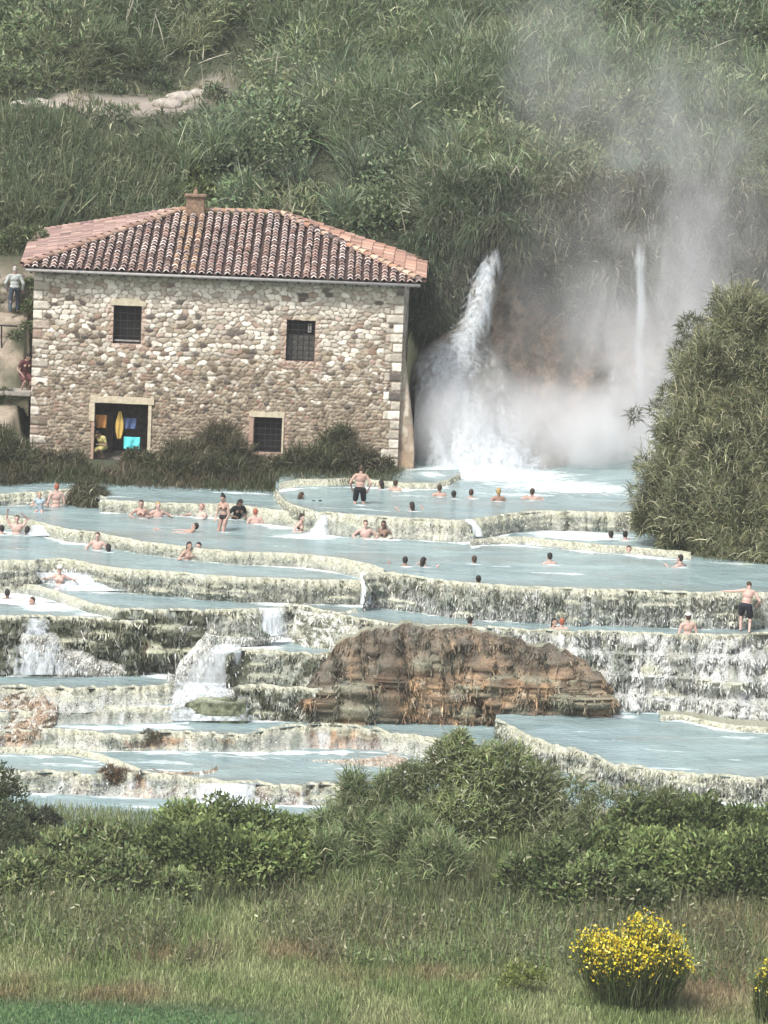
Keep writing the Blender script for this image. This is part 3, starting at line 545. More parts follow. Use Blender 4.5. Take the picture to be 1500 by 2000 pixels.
# ------------------------------------------------------------------ the stone mill
YF = 147.6
def fx(px, py, Y=YF): p = Wy(np.array(float(px)), np.array(float(py)), Y); return float(p[0]), float(p[2])
XL = fx(62, 720)[0]; XR = fx(783, 730)[0]
ZE = fx(400, 538)[1]; ZB = -.6
def opening(x0, x1, y0, y1):
    cx = (x0 + x1) / 2; cy = (y0 + y1) / 2
    return fx(x0, cy)[0], fx(x1, cy)[0], fx(cx, y1)[1], fx(cx, y0)[1]
OP_UL = opening(221, 276, 597, 672); OP_UR = opening(559, 615, 625, 706); OP_LR = opening(495, 550, 815, 884); OP_D = opening(184, 288, 788, 914)
mill = tag(empty('stone_mill', ((XL + XR) / 2, YF, 0)), 'old stone water mill with hipped tile roof beside the waterfall', 'mill')
def cells(x, z, sx, sz, seed):
    """anisotropic voronoi: returns F1, F2 and a random id per cell"""
    u = x / sx; v = z / sz; iu = np.floor(u).astype(np.int64); iv = np.floor(v).astype(np.int64)
    f1 = np.full(u.shape, 9.0); f2 = f1.copy(); idd = np.zeros(u.shape)
    for a in (-1, 0, 1):
        for b in (-1, 0, 1):
            ju, jv = iu + a, iv + b
            cu = ju + .5 + (_h(ju, jv, jv * 0, seed) - .5) * .75 + .5 * (jv % 2); cv = jv + .5 + (_h(ju, jv, jv * 0, seed + 1) - .5) * .5
            cu = cu - .25
            d = np.maximum(np.abs(u - cu), np.abs(v - cv)) * .55 + np.hypot(u - cu, v - cv) * .45; r = _h(ju, jv, jv * 0, seed + 2)
            m = d < f1; f2 = np.where(m, f1, np.minimum(f2, d)); idd = np.where(m, r, idd); f1 = np.where(m, d, f1)
    return f1, f2, idd
def stone_colour(x, z, idd, gap, ht):
    """ht 0 low on the wall .. 1 high"""
    n = fbm(x * 1.1, z * 1.1, 0, 5, 3); fn = fbm(x * 9, z * 9, 0, 6, 3)
    cream = mixc((.36, .32, .26), (.80, .75, .65), ((idd * 7.3) % 1.0) ** 1.2)
    tan = mixc((.15, .115, .08), (.40, .33, .24), (idd * 3.7) % 1.0)
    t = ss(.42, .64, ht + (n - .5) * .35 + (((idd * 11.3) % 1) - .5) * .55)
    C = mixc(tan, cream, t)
    C = mixc(C, (.075, .06, .055), ss(.94, .95, (idd * 5.1) % 1.0) * .9)
    C = mixc(C, (.30, .17, .12), ss(.90, .93, (idd * 17.7) % 1.0) * .6)
    mortar = mixc((.34, .29, .22), (.25, .185, .14), ss(.3, .75, ht + (n - .5) * .6)) * (.75 + .5 * fn)[..., None]
    C = C * (.8 + .4 * fn)[..., None]
    return mixc(mortar, C, ss(.02, .16, gap))
def facade():
    step = .03
    xs = np.arange(XL, XR + step * .5, step); zs = np.arange(ZB, ZE + step * .5, step)
    X, Z = np.meshgrid(xs, zs, indexing='ij')
    wx = X + (fbm(X * 1.6, Z * 1.6, 0, 1, 3) - .5) * .36; wz = Z + (fbm(X * 1.8, Z * 1.8, 5, 2, 3) - .5) * .2
    ht = np.clip((Z - .4) / (ZE - .4), 0, 1)
    a = cells(wx, wz, .27, .16, 3); b = cells(wx, wz, .19, .125, 13)
    sw = ss(.42, .5, ht + (fbm(X * .5, Z * .5, 0, 9, 2) - .5) * .5) > .5
    f1, f2, idd = [np.where(sw, p, q) for p, q in zip(a, b)]
    gap = f2 - f1
    # quoins of larger squared blocks at both corners
    row = np.floor(Z / .34); ql = .34 + .26 * (row % 2); dq = np.minimum(X - XL, XR - X)
    isq = (dq < ql) & (fbm(X * 2, Z * 1.3, 0, 87, 2) > .36); gz = np.minimum(Z / .34 - row, 1 - (Z / .34 - row)) * .34; gq = np.minimum(np.minimum(gz, ql - dq) * 4, .5) * (.4 + 1.2 * fbm(X * 5, Z * 5, 0, 88, 2))
    qi = _h(row.astype(np.int64), np.where(X < 0, 1, 2) + np.zeros_like(row, dtype=np.int64), row.astype(np.int64) * 0, 4)
    idd = np.where(isq, qi, idd); gap = np.where(isq, gq, gap); ht2 = np.where(isq, .8, ht)
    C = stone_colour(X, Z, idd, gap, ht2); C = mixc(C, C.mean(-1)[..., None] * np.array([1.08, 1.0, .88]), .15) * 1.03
    C = mixc(C, C * .93, isq * .8)
    # pinkish brick surrounds of the openings
    for (x0, x1, z0, z1) in (OP_UL, OP_UR, OP_LR):
        d = np.maximum(np.maximum(x0 - X, X - x1), np.maximum(z0 - .05 - Z, Z - z1 - .1))
        br = np.minimum((Z / .085) % 1, 1 - (Z / .085) % 1)
        C = mixc(C, mixc((.33, .25, .2), (.46, .32, .25), ss(.05, .3, br)), (ss(.26, .16, d + (fbm(X * 4, Z * 6, 0, 8, 3) - .5) * .4)) * (Z < z1 + .12) * .6)
    top = ss(ZE - .5, ZE - .15, Z); C = mixc(C, (.36, .33, .28), top * .5)
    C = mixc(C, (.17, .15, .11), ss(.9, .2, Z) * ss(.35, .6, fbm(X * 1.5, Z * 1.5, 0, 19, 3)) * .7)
    rel = ss(.0, .22, gap) * .045 + (fbm(X * 7, Z * 7, 0, 33, 3) - .5) * .06 + (fbm(X * .7, Z * .7, 0, 34, 2) - .5) * .10
    F_ = grid_faces(*X.shape); cx = X.ravel()[F_].mean(1); cz = Z.ravel()[F_].mean(1)
    keep = np.ones(len(F_), bool)
    for (x0, x1, z0, z1) in (OP_UL, OP_UR, OP_LR, OP_D): keep &= ~((cx > x0) & (cx < x1) & (cz > z0) & (cz < z1))
    V = np.stack([X - mill.location.x, -rel, Z], -1).reshape(-1, 3)
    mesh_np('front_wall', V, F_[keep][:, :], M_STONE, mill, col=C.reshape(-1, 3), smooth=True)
facade()
ox = mill.location.x
def L(x, y, z): return (x - ox, y - YF, z)
# roof corners
YE = YF - .55
EL = Wy(np.array(44.), np.array(521.), YE); ER = Wy(np.array(827.), np.array(553.), YE); ze = (EL[2] + ER[2]) / 2; EL[2] = ER[2] = ze
BLc = Wz(np.array(66.), np.array(457.), ze); BRc = Wz(np.array(830.), np.array(513.), ze)
RLc = Wy(np.array(352.), np.array(413.), (EL[1] + BLc[1]) / 2); RRc = Wz(np.array(548.), np.array(419.), RLc[2])
side = [(XR, YF, 0), (XR + .22, BRc[1] - .6, 0), (XL + .3, BLc[1] - .6, 0), (XL, YF, 0)]
def side_walls():
    V = []; Fs = []; Cc = []
    nz = 90
    for i in range(3):
        a, b = np.array(side[i]), np.array(side[i + 1]); n = int(np.linalg.norm(b - a) / .08) + 2
        s = np.linspace(0, 1, n); zs = np.linspace(ZB, ze + .1, nz)
        S, Z = np.meshgrid(s, zs, indexing='ij'); X = a[0] + (b[0] - a[0]) * S; Y = a[1] + (b[1] - a[1]) * S; U = S * np.linalg.norm(b - a)
        f1, f2, idd = cells(U + i * 20, Z, .34, .2, 40 + i)
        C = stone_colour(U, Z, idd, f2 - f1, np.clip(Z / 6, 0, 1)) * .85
        base = sum(len(v) for v in V); V.append(np.stack([X - ox, Y - YF, Z], -1).reshape(-1, 3)); Fs.append(grid_faces(n, nz) + base); Cc.append(C.reshape(-1, 3))
    mesh_np('side_wall', np.concatenate(V), np.concatenate(Fs), M_STONE, mill, col=np.concatenate(Cc))
side_walls()
def buttress():
    zs = np.linspace(ZB, 4.6, 60); s = np.linspace(0, 1, 26)
    S, Z = np.meshgrid(s, zs, indexing='ij'); wd = .10 + .50 * ss(4.6, .2, Z)
    X = XR + np.where(S < .5, S * 2 * wd, wd) ; Y = YF + .12 + np.where(S < .5, 0, (S - .5) * 2 * 1.6) + .25 * ss(0, 4.6, Z)
    f1, f2, idd = cells(S * 2, Z, .4, .3, 71); n = fbm(S * 4, Z * 2, 0, 15, 3)
    C = mixc(stone_colour(S, Z, idd, f2 - f1, Z * 0 + .7), (.33, .27, .2), .55) * (.75 + .4 * n)[..., None]
    C = mixc(C, (.30, .19, .12), ss(1.6, .2, Z) * .5)
    mesh_np('buttress', np.stack([X - ox, Y - YF - (n - .5) * .12, Z], -1).reshape(-1, 3), grid_faces(26, 60), M_STONE, mill, col=C.reshape(-1, 3), smooth=True)
buttress()
def roof():
    base = np.array([ox, YF, 0]); V = []; Fs = []; Cc = []
    cnt = 0
    def add(v, f, c):
        nonlocal cnt
        V.append(v); Fs.append(np.asarray(f) + cnt); Cc.append(c); cnt += len(v)
    rng = np.random.default_rng(4)
    def plane(A, B, C_, D, pitch, rowl, tops, caps, chan, seed):
        """A-B eave, C_ above B, D above A (D==C_ for a triangle)"""
        A, B, C_, D = map(np.array, (A, B, C_, D)); u = B - A; Lw = np.linalg.norm(u); u = u / Lw
        nrm = np.cross(u, D - A); nrm /= np.linalg.norm(nrm); nrm = nrm if nrm[2] > 0 else -nrm
        v = np.cross(nrm, u); v = v if v[2] > 0 else -v
        uD, vD = (D - A) @ u, (D - A) @ v; uC, vC = (C_ - A) @ u, (C_ - A) @ v
        q = np.array([A, B, C_, D]) - base - nrm * .02
        add(q, [[0, 1, 2, 3]], np.tile(chan, (4, 1)))
        ncol = int(Lw / pitch); seg = 6
        for i in range(ncol):
            uu = (i + .5) * Lw / ncol
            vm = 99
            if uD > 1e-3: vm = min(vm, uu / uD * vD)
            if Lw - uC > 1e-3: vm = min(vm, (Lw - uu) / (Lw - uC) * vC)
            vm = min(vm, max(vC, vD)); jx = rng.normal(0, .012)
            r = 0; v0 = -.06
            while v0 < vm - .08:
                l = min(rowl * 1.15, vm - v0 + .05); rad = pitch * .36 * rng.uniform(.93, 1.07); an = np.linspace(0, math.pi, seg + 1)
                cu = uu + jx + rng.normal(0, .01); sk = rng.normal(0, .015)
                pts = []
                for (vv, rr, h) in ((v0, rad, .045), (v0 + l, rad * .8, .0)):
                    for t in an: pts.append(A + u * (cu + sk * (vv > v0) + rr * math.cos(t)) + v * vv + nrm * (h + rr * .85 * math.sin(t)))
                pts = np.array(pts) - base; k = seg + 1
                f = [[j, j + 1, k + j + 1, k + j] for j in range(seg)]
                ct = tops[rng.integers(len(tops))] * rng.uniform(.7, 1.3)
                if seed == 1:
                    xx = (A + u * cu + v * v0)[0]; d = abs(xx - (RLc[0] + .6))
                    if d < .45 and rng.random() < .7: ct = np.array([.36, .21, .10]) * rng.uniform(.6, 1.1)
                add(pts, f, np.tile(ct, (2 * k, 1)))
                # mortared pale lower end
                c = pts[:k]; cen = c.mean(0); ring = cen + (c - cen) * .52 + (v * -.012)
                cc = caps[rng.integers(len(caps))] * rng.uniform(.45, 1.15); dk = ct * .6
                add(np.concatenate([c, ring]), [[j, k + j, k + j + 1, j + 1] for j in range(seg)] + [[0, k, k, k - 1 + k]], np.tile(cc, (2 * k, 1)))
                add(np.concatenate([ring, [cen + v * .03]]), [[j, k, k, j + 1] for j in range(seg)], np.tile(cc * rng.choice([.35, .8, 1.0]), (k + 1, 1)))
                v0 += rowl
    A_ = lambda *c: np.array(c)
    reds = [A_(.15, .085, .07), A_(.20, .11, .085), A_(.11, .065, .06), A_(.24, .15, .12)]
    caps = [A_(.80, .72, .68), A_(.70, .60, .55), A_(.60, .46, .40), A_(.84, .78, .74)]
    plane(EL, ER, RRc, RLc, .30, .31, reds, caps, A_(.055, .035, .032), 1)
    org = [A_(.40, .235, .17), A_(.34, .20, .15), A_(.44, .29, .22), A_(.29, .19, .155)]
    plane(ER, BRc, RRc, RRc, .30, .42, org, [A_(.5, .32, .22)], A_(.26, .14, .09), 2)
    pur = [A_(.27, .18, .155), A_(.31, .21, .18), A_(.22, .15, .14), A_(.36, .26, .22)]
    plane(BLc, EL, RLc, RLc, .30, .42, pur, [A_(.33, .24, .2)], A_(.15, .09, .08), 3)
    add(np.array([BRc, BLc, RLc, RRc]) - base, [[0, 1, 2, 2], [0, 2, 3, 3]], np.tile(A_(.2, .12, .09), (4, 1)))
    # ridge and hip cover tiles
    for (P, Q, cset) in ((RLc, RRc, [A_(.42, .27, .19)]), (EL, RLc, [A_(.34, .22, .17), A_(.42, .30, .23)]), (ER, RRc, [A_(.40, .22, .15), A_(.13, .10, .09), A_(.5, .36, .26)]), (BRc, RRc, org), (BLc, RLc, pur)):
        d = Q - P; Ld = np.linalg.norm(d); d = d / Ld; sd_ = np.cross(d, [0, 0, 1]); sd_ /= np.linalg.norm(sd_); up = np.cross(sd_, d)
        n = int(Ld / .38)
        for i in range(n):
            a = P + d * (i * Ld / n); b = P + d * ((i + 1.12) * Ld / n); an = np.linspace(-.3, math.pi + .3, 8); r0 = .135
            pts = np.array([a + sd_ * r0 * math.cos(t) + up * (r0 * math.sin(t) * .8 + .09) for t in an] + [b + sd_ * r0 * .85 * math.cos(t) + up * (r0 * .85 * math.sin(t) * .8 + .06) for t in an]) - base
            add(pts, [[j, j + 1, 9 + j, 8 + j] for j in range(7)], np.tile(cset[rng.integers(len(cset))] * rng.uniform(.75, 1.2), (16, 1)))
    Fa = np.concatenate([np.array(f).reshape(-1, 4) for f in Fs])
    # degenerate quads become triangles through bmesh-free cleanup
    rf = mesh_np('roof', np.concatenate(V), Fa, M_TILE, mill, col=np.concatenate(Cc)); rf.data.validate()
    return rf
rf = roof()
# soffit, gutter, chimney
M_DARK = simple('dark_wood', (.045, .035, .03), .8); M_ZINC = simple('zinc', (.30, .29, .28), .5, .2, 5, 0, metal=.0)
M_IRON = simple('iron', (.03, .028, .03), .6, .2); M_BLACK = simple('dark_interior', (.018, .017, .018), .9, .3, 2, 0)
M_CREAM = simple('cream_stone', (.52, .46, .34), .9, .18, 7, .6); M_BRICK = simple('old_brick', (.22, .15, .105), .9, .35, 9, .6)
M_PLANK = simple('grey_planks', (.24, .225, .2), .8, .3, 5, .4); M_PINK = simple('pink_brick', (.40, .28, .22), .9, .2, 12, .5)
m = MB(); c = (EL + ER) / 2; m.box(L(c[0], YF - .26, ze - .085), (ER[0] - EL[0] - .15, .5, .07))
for i in range(34):
    x = EL[0] + .3 + i * (ER[0] - EL[0] - .6) / 33; m.box(L(x, YF - .28, ze - .16), (.09, .5, .09))
m.build('soffit', M_DARK, mill)
m = MB(); m.tube(L(EL[0] + .1, YE - .02, ze - .10), L(ER[0] - .1, YE - .02, ze - .10), .055, n=10); m.tube(L(XR + .12, YE + .3, ze - .3), L(XR + .12, YE + .35, ze - .1), .04)
m.build('gutter', M_ZINC, mill, True)
CHY = RLc[1] - .12; cx_, cz_ = fx(381, 416, CHY); ctop = fx(381, 383, CHY)[1]; cw = fx(399, 400, CHY)[0] - fx(363, 400, CHY)[0]
ch = MB(); ch.box(L(cx_, CHY, (cz_ - .6 + ctop) / 2), (cw, .5, ctop - cz_ + .6), bev=.015).build('chimney', M_BRICK, rf).matrix_parent_inverse = Matrix.Identity(4)
ch = MB(); ch.box(L(cx_, CHY, ctop + .03), (cw + .12, .68, .07), bev=.01); ch.tube(L(cx_, CHY, ctop + .06), L(cx_, CHY, ctop + .26), .12, .05, 8); ch.ball(L(cx_, CHY, ctop + .3), .045)
ch.build('chimney_cap', M_BRICK, rf)
# openings
def window(op, depth, bars, lintel=None, sill=True, broken=False):
    x0, x1, z0, z1 = op; W, H = x1 - x0, z1 - z0; cx, cz = (x0 + x1) / 2, (z0 + z1) / 2
    m = MB(); t = .05; D = depth
    m.box(L(x0 - t / 2, YF + D / 2 + .02, cz), (t, D, H)); m.box(L(x1 + t / 2, YF + D / 2 + .02, cz), (t, D, H))
    m.box(L(cx, YF + D / 2 + .02, z1 + t / 2), (W + 2 * t, D, t)); m.box(L(cx, YF + D / 2 + .02, z0 - t / 2), (W + 2 * t, D, t))
    w_ = m.build('window', M_PINK, mill)
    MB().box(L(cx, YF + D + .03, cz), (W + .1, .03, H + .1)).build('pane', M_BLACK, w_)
    m = MB()
    nb, nh = bars
    for i in range(1, nb): m.tube(L(x0 + W * i / nb, YF + .12, z0), L(x0 + W * i / nb, YF + .12, z1), .011, n=6)
    for i in range(1, nh): m.tube(L(x0, YF + .125, z0 + H * i / nh), L(x1, YF + .125, z0 + H * i / nh), .013, n=6)
    m.box(L(x0 + .02, YF + .16, cz), (.04, .04, H)); m.box(L(x1 - .02, YF + .16, cz), (.04, .04, H)); m.box(L(cx, YF + .16, z1 - .02), (W - .08, .04, .04)); m.box(L(cx, YF + .16, z0 + .02), (W - .08, .04, .04))
    m.build('iron_bars', M_IRON, w_)
    if broken:
        MB().box(L(x0 + W * .80, YF + .2, z0 + H * .80), (.13, .02, .3)).build('white_rag', simple('rag', (.45, .43, .4), .8), w_)
        m = MB(); 
        for i in range(5): m.box(L(x0 + W * (.1 + .2 * i), YF + .24, z0 + H * .33), (W * .16, .02, H * .62 - .03 * (i % 3)))
        m.build('broken_shutter', simple('weathered_board', (.10, .095, .085), .9, .5, 9), w_)
    return w_
wU = window(OP_UL, .35, (4, 5)); wR = window(OP_UR, .35, (5, 8), broken=True); wL = window(OP_LR, .35, (5, 6))
x0, x1, z0, z1 = OP_UL
MB().box(L((x0 + x1) / 2, YF + .13, z0 + .11), (x1 - x0 - .1, .05, .05)).build('sill_board', M_ZINC, wU)
def slab(name, x0, x1, z0, z1, mat, parent, y=-.035, d=.14, seed=0, arch=0):
    n = 12; rng = np.random.default_rng(seed); bm = bmesh.new()
    tp = [(x0 + (x1 - x0) * i / n, z1 + rng.normal(0, .012) + arch * math.sin(math.pi * i / n)) for i in range(n + 1)]
    bt = [(x0 + (x1 - x0) * i / n, z0 + rng.normal(0, .004)) for i in range(n + 1)]
    fr = [bm.verts.new(L(x, YF + y, z)) for x, z in tp + bt[::-1]]; bk = [bm.verts.new(L(x, YF + y + d, z)) for x, z in tp + bt[::-1]]
    N_ = len(fr)
    for i in range(n): bm.faces.new([fr[i], fr[i + 1], fr[N_ - 2 - i], fr[N_ - 1 - i]])
    for i in range(N_): bm.faces.new([fr[(i + 1) % N_], fr[i], bk[i], bk[(i + 1) % N_]])
    bmesh.ops.recalc_face_normals(bm, faces=bm.faces)
    me = bpy.data.meshes.new(name); bm.to_mesh(me); bm.free(); me.materials.append(mat)
    o = bpy.data.objects.new(name, me); COL.objects.link(o); o.parent = parent; return o
slab('lintel', x0 - .12, x1 + .15, z1 + .01, z1 + .14, M_CREAM, wU, y=-.07, arch=.13, seed=1)
x0, x1, z0, z1 = OP_UR; slab('lintel', x0 - .15, x1 + .1, z1 + .01, z1 + .13, M_CREAM, wR, y=-.04, seed=2)
x0, x1, z0, z1 = OP_LR; slab('lintel', x0 - .17, x1 + .08, z1 + .01, z1 + .21, M_CREAM, wL, y=-.09, seed=3); slab('jamb', x1 + .01, x1 + .07, z0, z1, M_CREAM, wL, y=-.08, seed=4); slab('jamb', x0 - .16, x0 - .01, z0 - .1, z1, M_PINK, wL, y=-.07, seed=5)
# doorway with its room behind
x0, x1, z0, z1 = OP_D; W = x1 - x0; cx = (x0 + x1) / 2
door = empty('doorway'); door.parent = mill
slab('lintel', x0 - .17, x1 + .2, z1 + .01, z1 + .24, M_CREAM, door, y=-.10, seed=6)
slab('jamb', x0 - .2, x0 - .01, z1 - .65, z1, M_CREAM, door, y=-.09, seed=7); slab('jamb', x0 - .10, x0 - .01, z0, z1 - .66, M_PINK, door, y=-.08, seed=8); slab('jamb', x1 + .01, x1 + .12, z0 + .3, z1, M_CREAM, door, y=-.08, seed=9)
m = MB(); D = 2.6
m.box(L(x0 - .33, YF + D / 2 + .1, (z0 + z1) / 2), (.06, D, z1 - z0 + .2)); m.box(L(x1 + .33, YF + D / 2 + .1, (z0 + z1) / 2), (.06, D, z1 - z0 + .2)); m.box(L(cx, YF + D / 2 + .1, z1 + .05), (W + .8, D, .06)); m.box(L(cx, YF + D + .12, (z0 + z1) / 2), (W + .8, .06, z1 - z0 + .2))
m.build('room_wall', simple('dark_stone', (.10, .085, .075), .95, .4, 4), door)  # walls and ceiling of the recess in a plain dark stone tone
m = MB(); m.box(L(cx + .5, YF + 1.9, z0 + 1.0), (.8, .08, 1.9)); m.box(L(cx - .55, YF + 1.6, z0 + .9), (.35, .5, 1.6)); m.build('inner_boards', simple('inner_wood', (.09, .07, .06), .9, .4, 6), door)
m = MB(); 
for i in range(9): m.box(L(cx + .05, YF - .35 + i * .24, z0 - .02 + i * .045), (W + .3 - .04 * (i % 2), .225, .05), rx=.16)
m.build('plank_floor', M_PLANK, door)
m = MB(); m.box(L(cx - .1, YF - .75, z0 - .18), (.85, .9, .1), rx=.12, bev=.02); m.build('threshold_slab', simple('pale_slab', (.42, .42, .42), .8, .25, 6), door)
# things hanging in the doorway
def cloth(name, label, cat, px0, px1, py0, py1, Y, c, fold=.04, shape=None, hook=True):
    a = Wy(np.array(float(px0)), np.array(float(py0)), Y); b = Wy(np.array(float(px1)), np.array(float(py1)), Y)
    nu, nv = 22, 22; s = np.linspace(0, 1, nu)[:, None]; t = np.linspace(0, 1, nv)[None, :]
    wd = (shape(t) if shape else 1.0) * np.ones((1, nv)); X = (a[0] + b[0]) / 2 + (s - .5) * (b[0] - a[0]) * wd; Z = a[2] + (b[2] - a[2]) * t + 0 * s
    Yy = Y + fold * np.sin(s * 11 + t * 2) * (.3 + t) + (fbm(s * 4, t * 4, 0, len(name)) - .5) * fold
    G = np.stack([X, Yy + 0 * Z, Z], -1); G2 = G + np.array([0, .012, 0])
    k = nu * nv; gf = grid_faces(nu, nv); i = np.arange(k).reshape(nu, nv); rim = np.concatenate([i[:, 0], i[-1, 1:], i[-2::-1, -1], i[0, -2:0:-1]])
    rf_ = np.stack([rim, np.roll(rim, -1), np.roll(rim, -1) + k, rim + k], -1)
    mt = simple(name + '_cloth', c, .8, .12, 9, .2)
    o = mesh_np(name, np.concatenate([G.reshape(-1, 3), G2.reshape(-1, 3)]), np.concatenate([gf[:, ::-1], gf + k, rf_]), mt, smooth=True)
    return tag(o, label, cat)
cloth('towel', 'orange towel hanging at the left of the mill doorway', 'towel', 187, 208, 810, 836, YF + .35, (.50, .24, .08))
cloth('beach_umbrella', 'folded yellow beach umbrella hanging upright in the mill doorway', 'umbrella', 227, 240, 803, 858, YF + .3, (.52, .36, .10), fold=.02, shape=lambda t: .15 + .95 * np.sin(np.clip(t, 0, 1) * 2.6 + .15))
cloth('towel', 'blue towel hanging right of the yellow umbrella in the doorway', 'towel', 241, 266, 816, 838, YF + .4, (.09, .13, .27))
cloth('tote_bag', 'bright turquoise bag hanging low in the mill doorway', 'bag', 242, 273, 853, 878, YF + .1, (.12, .62, .66), fold=.03)

# ------------------------------------------------------------------ bank, path wall and railing left of the mill
M_CONC = simple('old_concrete', (.30, .28, .25), .9, .25, 4, .5)
aw = tag(empty('stone_arch', fx(20, 830, 149.2)[0:1] + (149.2, 0)), 'dark arched culvert in a stone bank left of the mill', 'culvert')
def arch():
    xa, xb = fx(-60, 820, 149.2)[0], fx(57, 820, 149.2)[0]; zt_ = fx(20, 771, 149.2)[1]
    xs = np.arange(xa, xb, .06); zs = np.arange(-.7, zt_, .06); X, Z = np.meshgrid(xs, zs, indexing='ij')
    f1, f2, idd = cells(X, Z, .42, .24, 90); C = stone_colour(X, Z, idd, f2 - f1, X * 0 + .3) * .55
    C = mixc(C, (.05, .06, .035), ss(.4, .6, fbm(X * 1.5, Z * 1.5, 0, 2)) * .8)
    c0 = fx(24, 830, 149.2)[0]; F_ = grid_faces(*X.shape); cx = X.ravel()[F_].mean(1) - c0; cz = Z.ravel()[F_].mean(1)
    hole = (np.abs(cx) < .55) & (cz < .95) | (np.hypot(cx, cz - .95) < .55)
    lx, ly = aw.location.x, aw.location.y
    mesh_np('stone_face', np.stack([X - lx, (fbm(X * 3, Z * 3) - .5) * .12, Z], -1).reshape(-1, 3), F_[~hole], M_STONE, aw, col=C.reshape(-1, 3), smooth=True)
    MB().box((c0 - lx, .9, .5), (1.5, .05, 2.4)).box((c0 - lx - .7, .5, .5), (.05, .9, 2.4)).box((c0 - lx + .7, .5, .5), (.05, .9, 2.4)).build('dark_tunnel', M_BLACK, aw)
    MB().box(((xa + xb) / 2 - lx, .5, zt_ + .05), (xb - xa + .1, 1.3, .16), bev=.03).build('coping', M_CONC, aw)
    return zt_
zt_arch = arch()
rl = tag(empty('railing', (*[fx(3, 635, 151.2)[0], 151.2], fx(3, 700, 151.2)[1])), 'thin dark railing on the bank below the walking man', 'railing')
a = fx(-70, 632, 151.2); b = fx(34, 637, 151.2); rx_, rz_ = rl.location.x, rl.location.z
MB().tube((a[0] - rx_, 0, a[1] - rz_), (b[0] - rx_, 0, b[1] - rz_), .035).build('rail', M_IRON, rl)
for xx in (3, -60):
    p = fx(xx, 634, 151.2); q = fx(xx, 708, 151.2); MB().tube((p[0] - rx_, 0, p[1] - rz_), (q[0] - rx_, 0, q[1] - .3 - rz_), .03).build('post', M_IRON, rl)

def rock_surface(name, label, cat, px0, px1, py_top, py_bot, Yf, cols, seed, amp=.5, step=.09, kind=None):
    a = Wy(np.array(float(px0)), np.array(float(py_bot)), Yf); b = Wy(np.array(float(px1)), np.array(float(py_top)), Yf)
    xs = np.arange(a[0], b[0], step); zs = np.arange(a[2] - .4, b[2] + .4, step); X, Z = np.meshgrid(xs, zs, indexing='ij')
    n = fbm(X * .6, Z * .8, seed, seed, 5); n2 = fbm(X * 2.2, Z * 1.4, seed, seed + 3, 4); st = fbm(X * 3, Z * .5, seed, seed + 7, 3)
    Y = Yf - (n - .5) * amp * 3 - (n2 - .5) * amp + .35 * np.abs(((Z * .9 + n * 2) % 1) - .5)
    n3 = fbm(X * 4.5, Z * 5.5, seed, seed + 9, 3); Y = Y - (n3 - .5) * amp * .8
    C = mixc(cols[0], cols[1], ss(.38, .58, n2 * .5 + n3 * .5)); C = mixc(C, cols[2], ss(.5, .62, st * .6 + n3 * .4) * .8); C = mixc(C, cols[3], ss(.54, .62, n * .6 + n3 * .4) * .85)
    o = mesh_np(name, np.stack([X, Y, Z], -1).reshape(-1, 3), grid_faces(*X.shape), M_TRAV, col=C.reshape(-1, 3), smooth=True)
    return tag(o, label, cat, kind=kind)
rock_surface('rock_cliff', 'reddish travertine cliff behind the waterfalls', None, 805, 1600, 500, 935, 156.3, [(.28, .20, .145), (.48, .36, .26), (.15, .13, .10), (.08, .08, .05)], 3, kind='structure')
rock_surface('earth_bank', 'bare earth bank beside the mill', None, -120, 66, 560, 800, 152.6, [(.16, .14, .11), (.30, .26, .21), (.09, .10, .06), (.07, .09, .05)], 9, amp=.55, kind='structure')

# ------------------------------------------------------------------ waterfalls
WF = [(936, 1014, 462, 155.0), (924, 1006, 500, 154.6), (910, 994, 545, 154.3), (898, 980, 590, 153.8), (880, 968, 635, 153.2), (828, 966, 680, 152.5), (806, 984, 725, 151.7), (803, 1010, 775, 151.0), (812, 1034, 830, 150.3), (815, 1060, 880, 149.7), (812, 1105, 932, 149.1)]
def mound():
    P = np.array(WF, float); k = np.linspace(0, len(P) - 1, 120); nu = 90
    Lx, Rx, py, Yd = [smooth1(np.interp(k, range(len(P)), P[:, i]), 5) for i in range(4)]
    Lx = Lx + 6 - 8 * ss(600, 700, py); Rx = Rx - 8 + 45 * ss(650, 900, py)
    s = np.linspace(0, 1, nu); X = Lx[None, :] + (Rx - Lx)[None, :] * s[:, None]
    G = Wy(X, np.broadcast_to(py[None, :], X.shape), np.broadcast_to(Yd[None, :], X.shape) - .5 * np.sin(s * math.pi)[:, None] + .25)
    n = fbm(G[..., 0] * 1.8, G[..., 2] * 1.6, 0, 61, 5); G[..., 1] -= (n - .5) * 1.8; G[..., 1] += 1.8 * (1 - np.sin(np.clip(s, .0, 1) * math.pi) ** .35)[:, None]
    C = mixc((.13, .13, .11), (.27, .26, .23), ss(.4, .65, n)); C = mixc(C, (.2, .15, .1), ss(.55, .7, fbm(G[..., 0] * 2, G[..., 2] * 1, 0, 62)) * .6)
    o = mesh_np('rock_mound', G.reshape(-1, 3), grid_faces(*X.shape)[:, ::-1], M_TRAV, col=C.reshape(-1, 3), smooth=True)
    tag(o, 'wet grey rock mound under the big waterfall', kind='structure')
mound()
wf = tag(empty('waterfall', (3.2, 150, 0)), 'big white waterfall fanning out over rock beside the mill', 'waterfall')
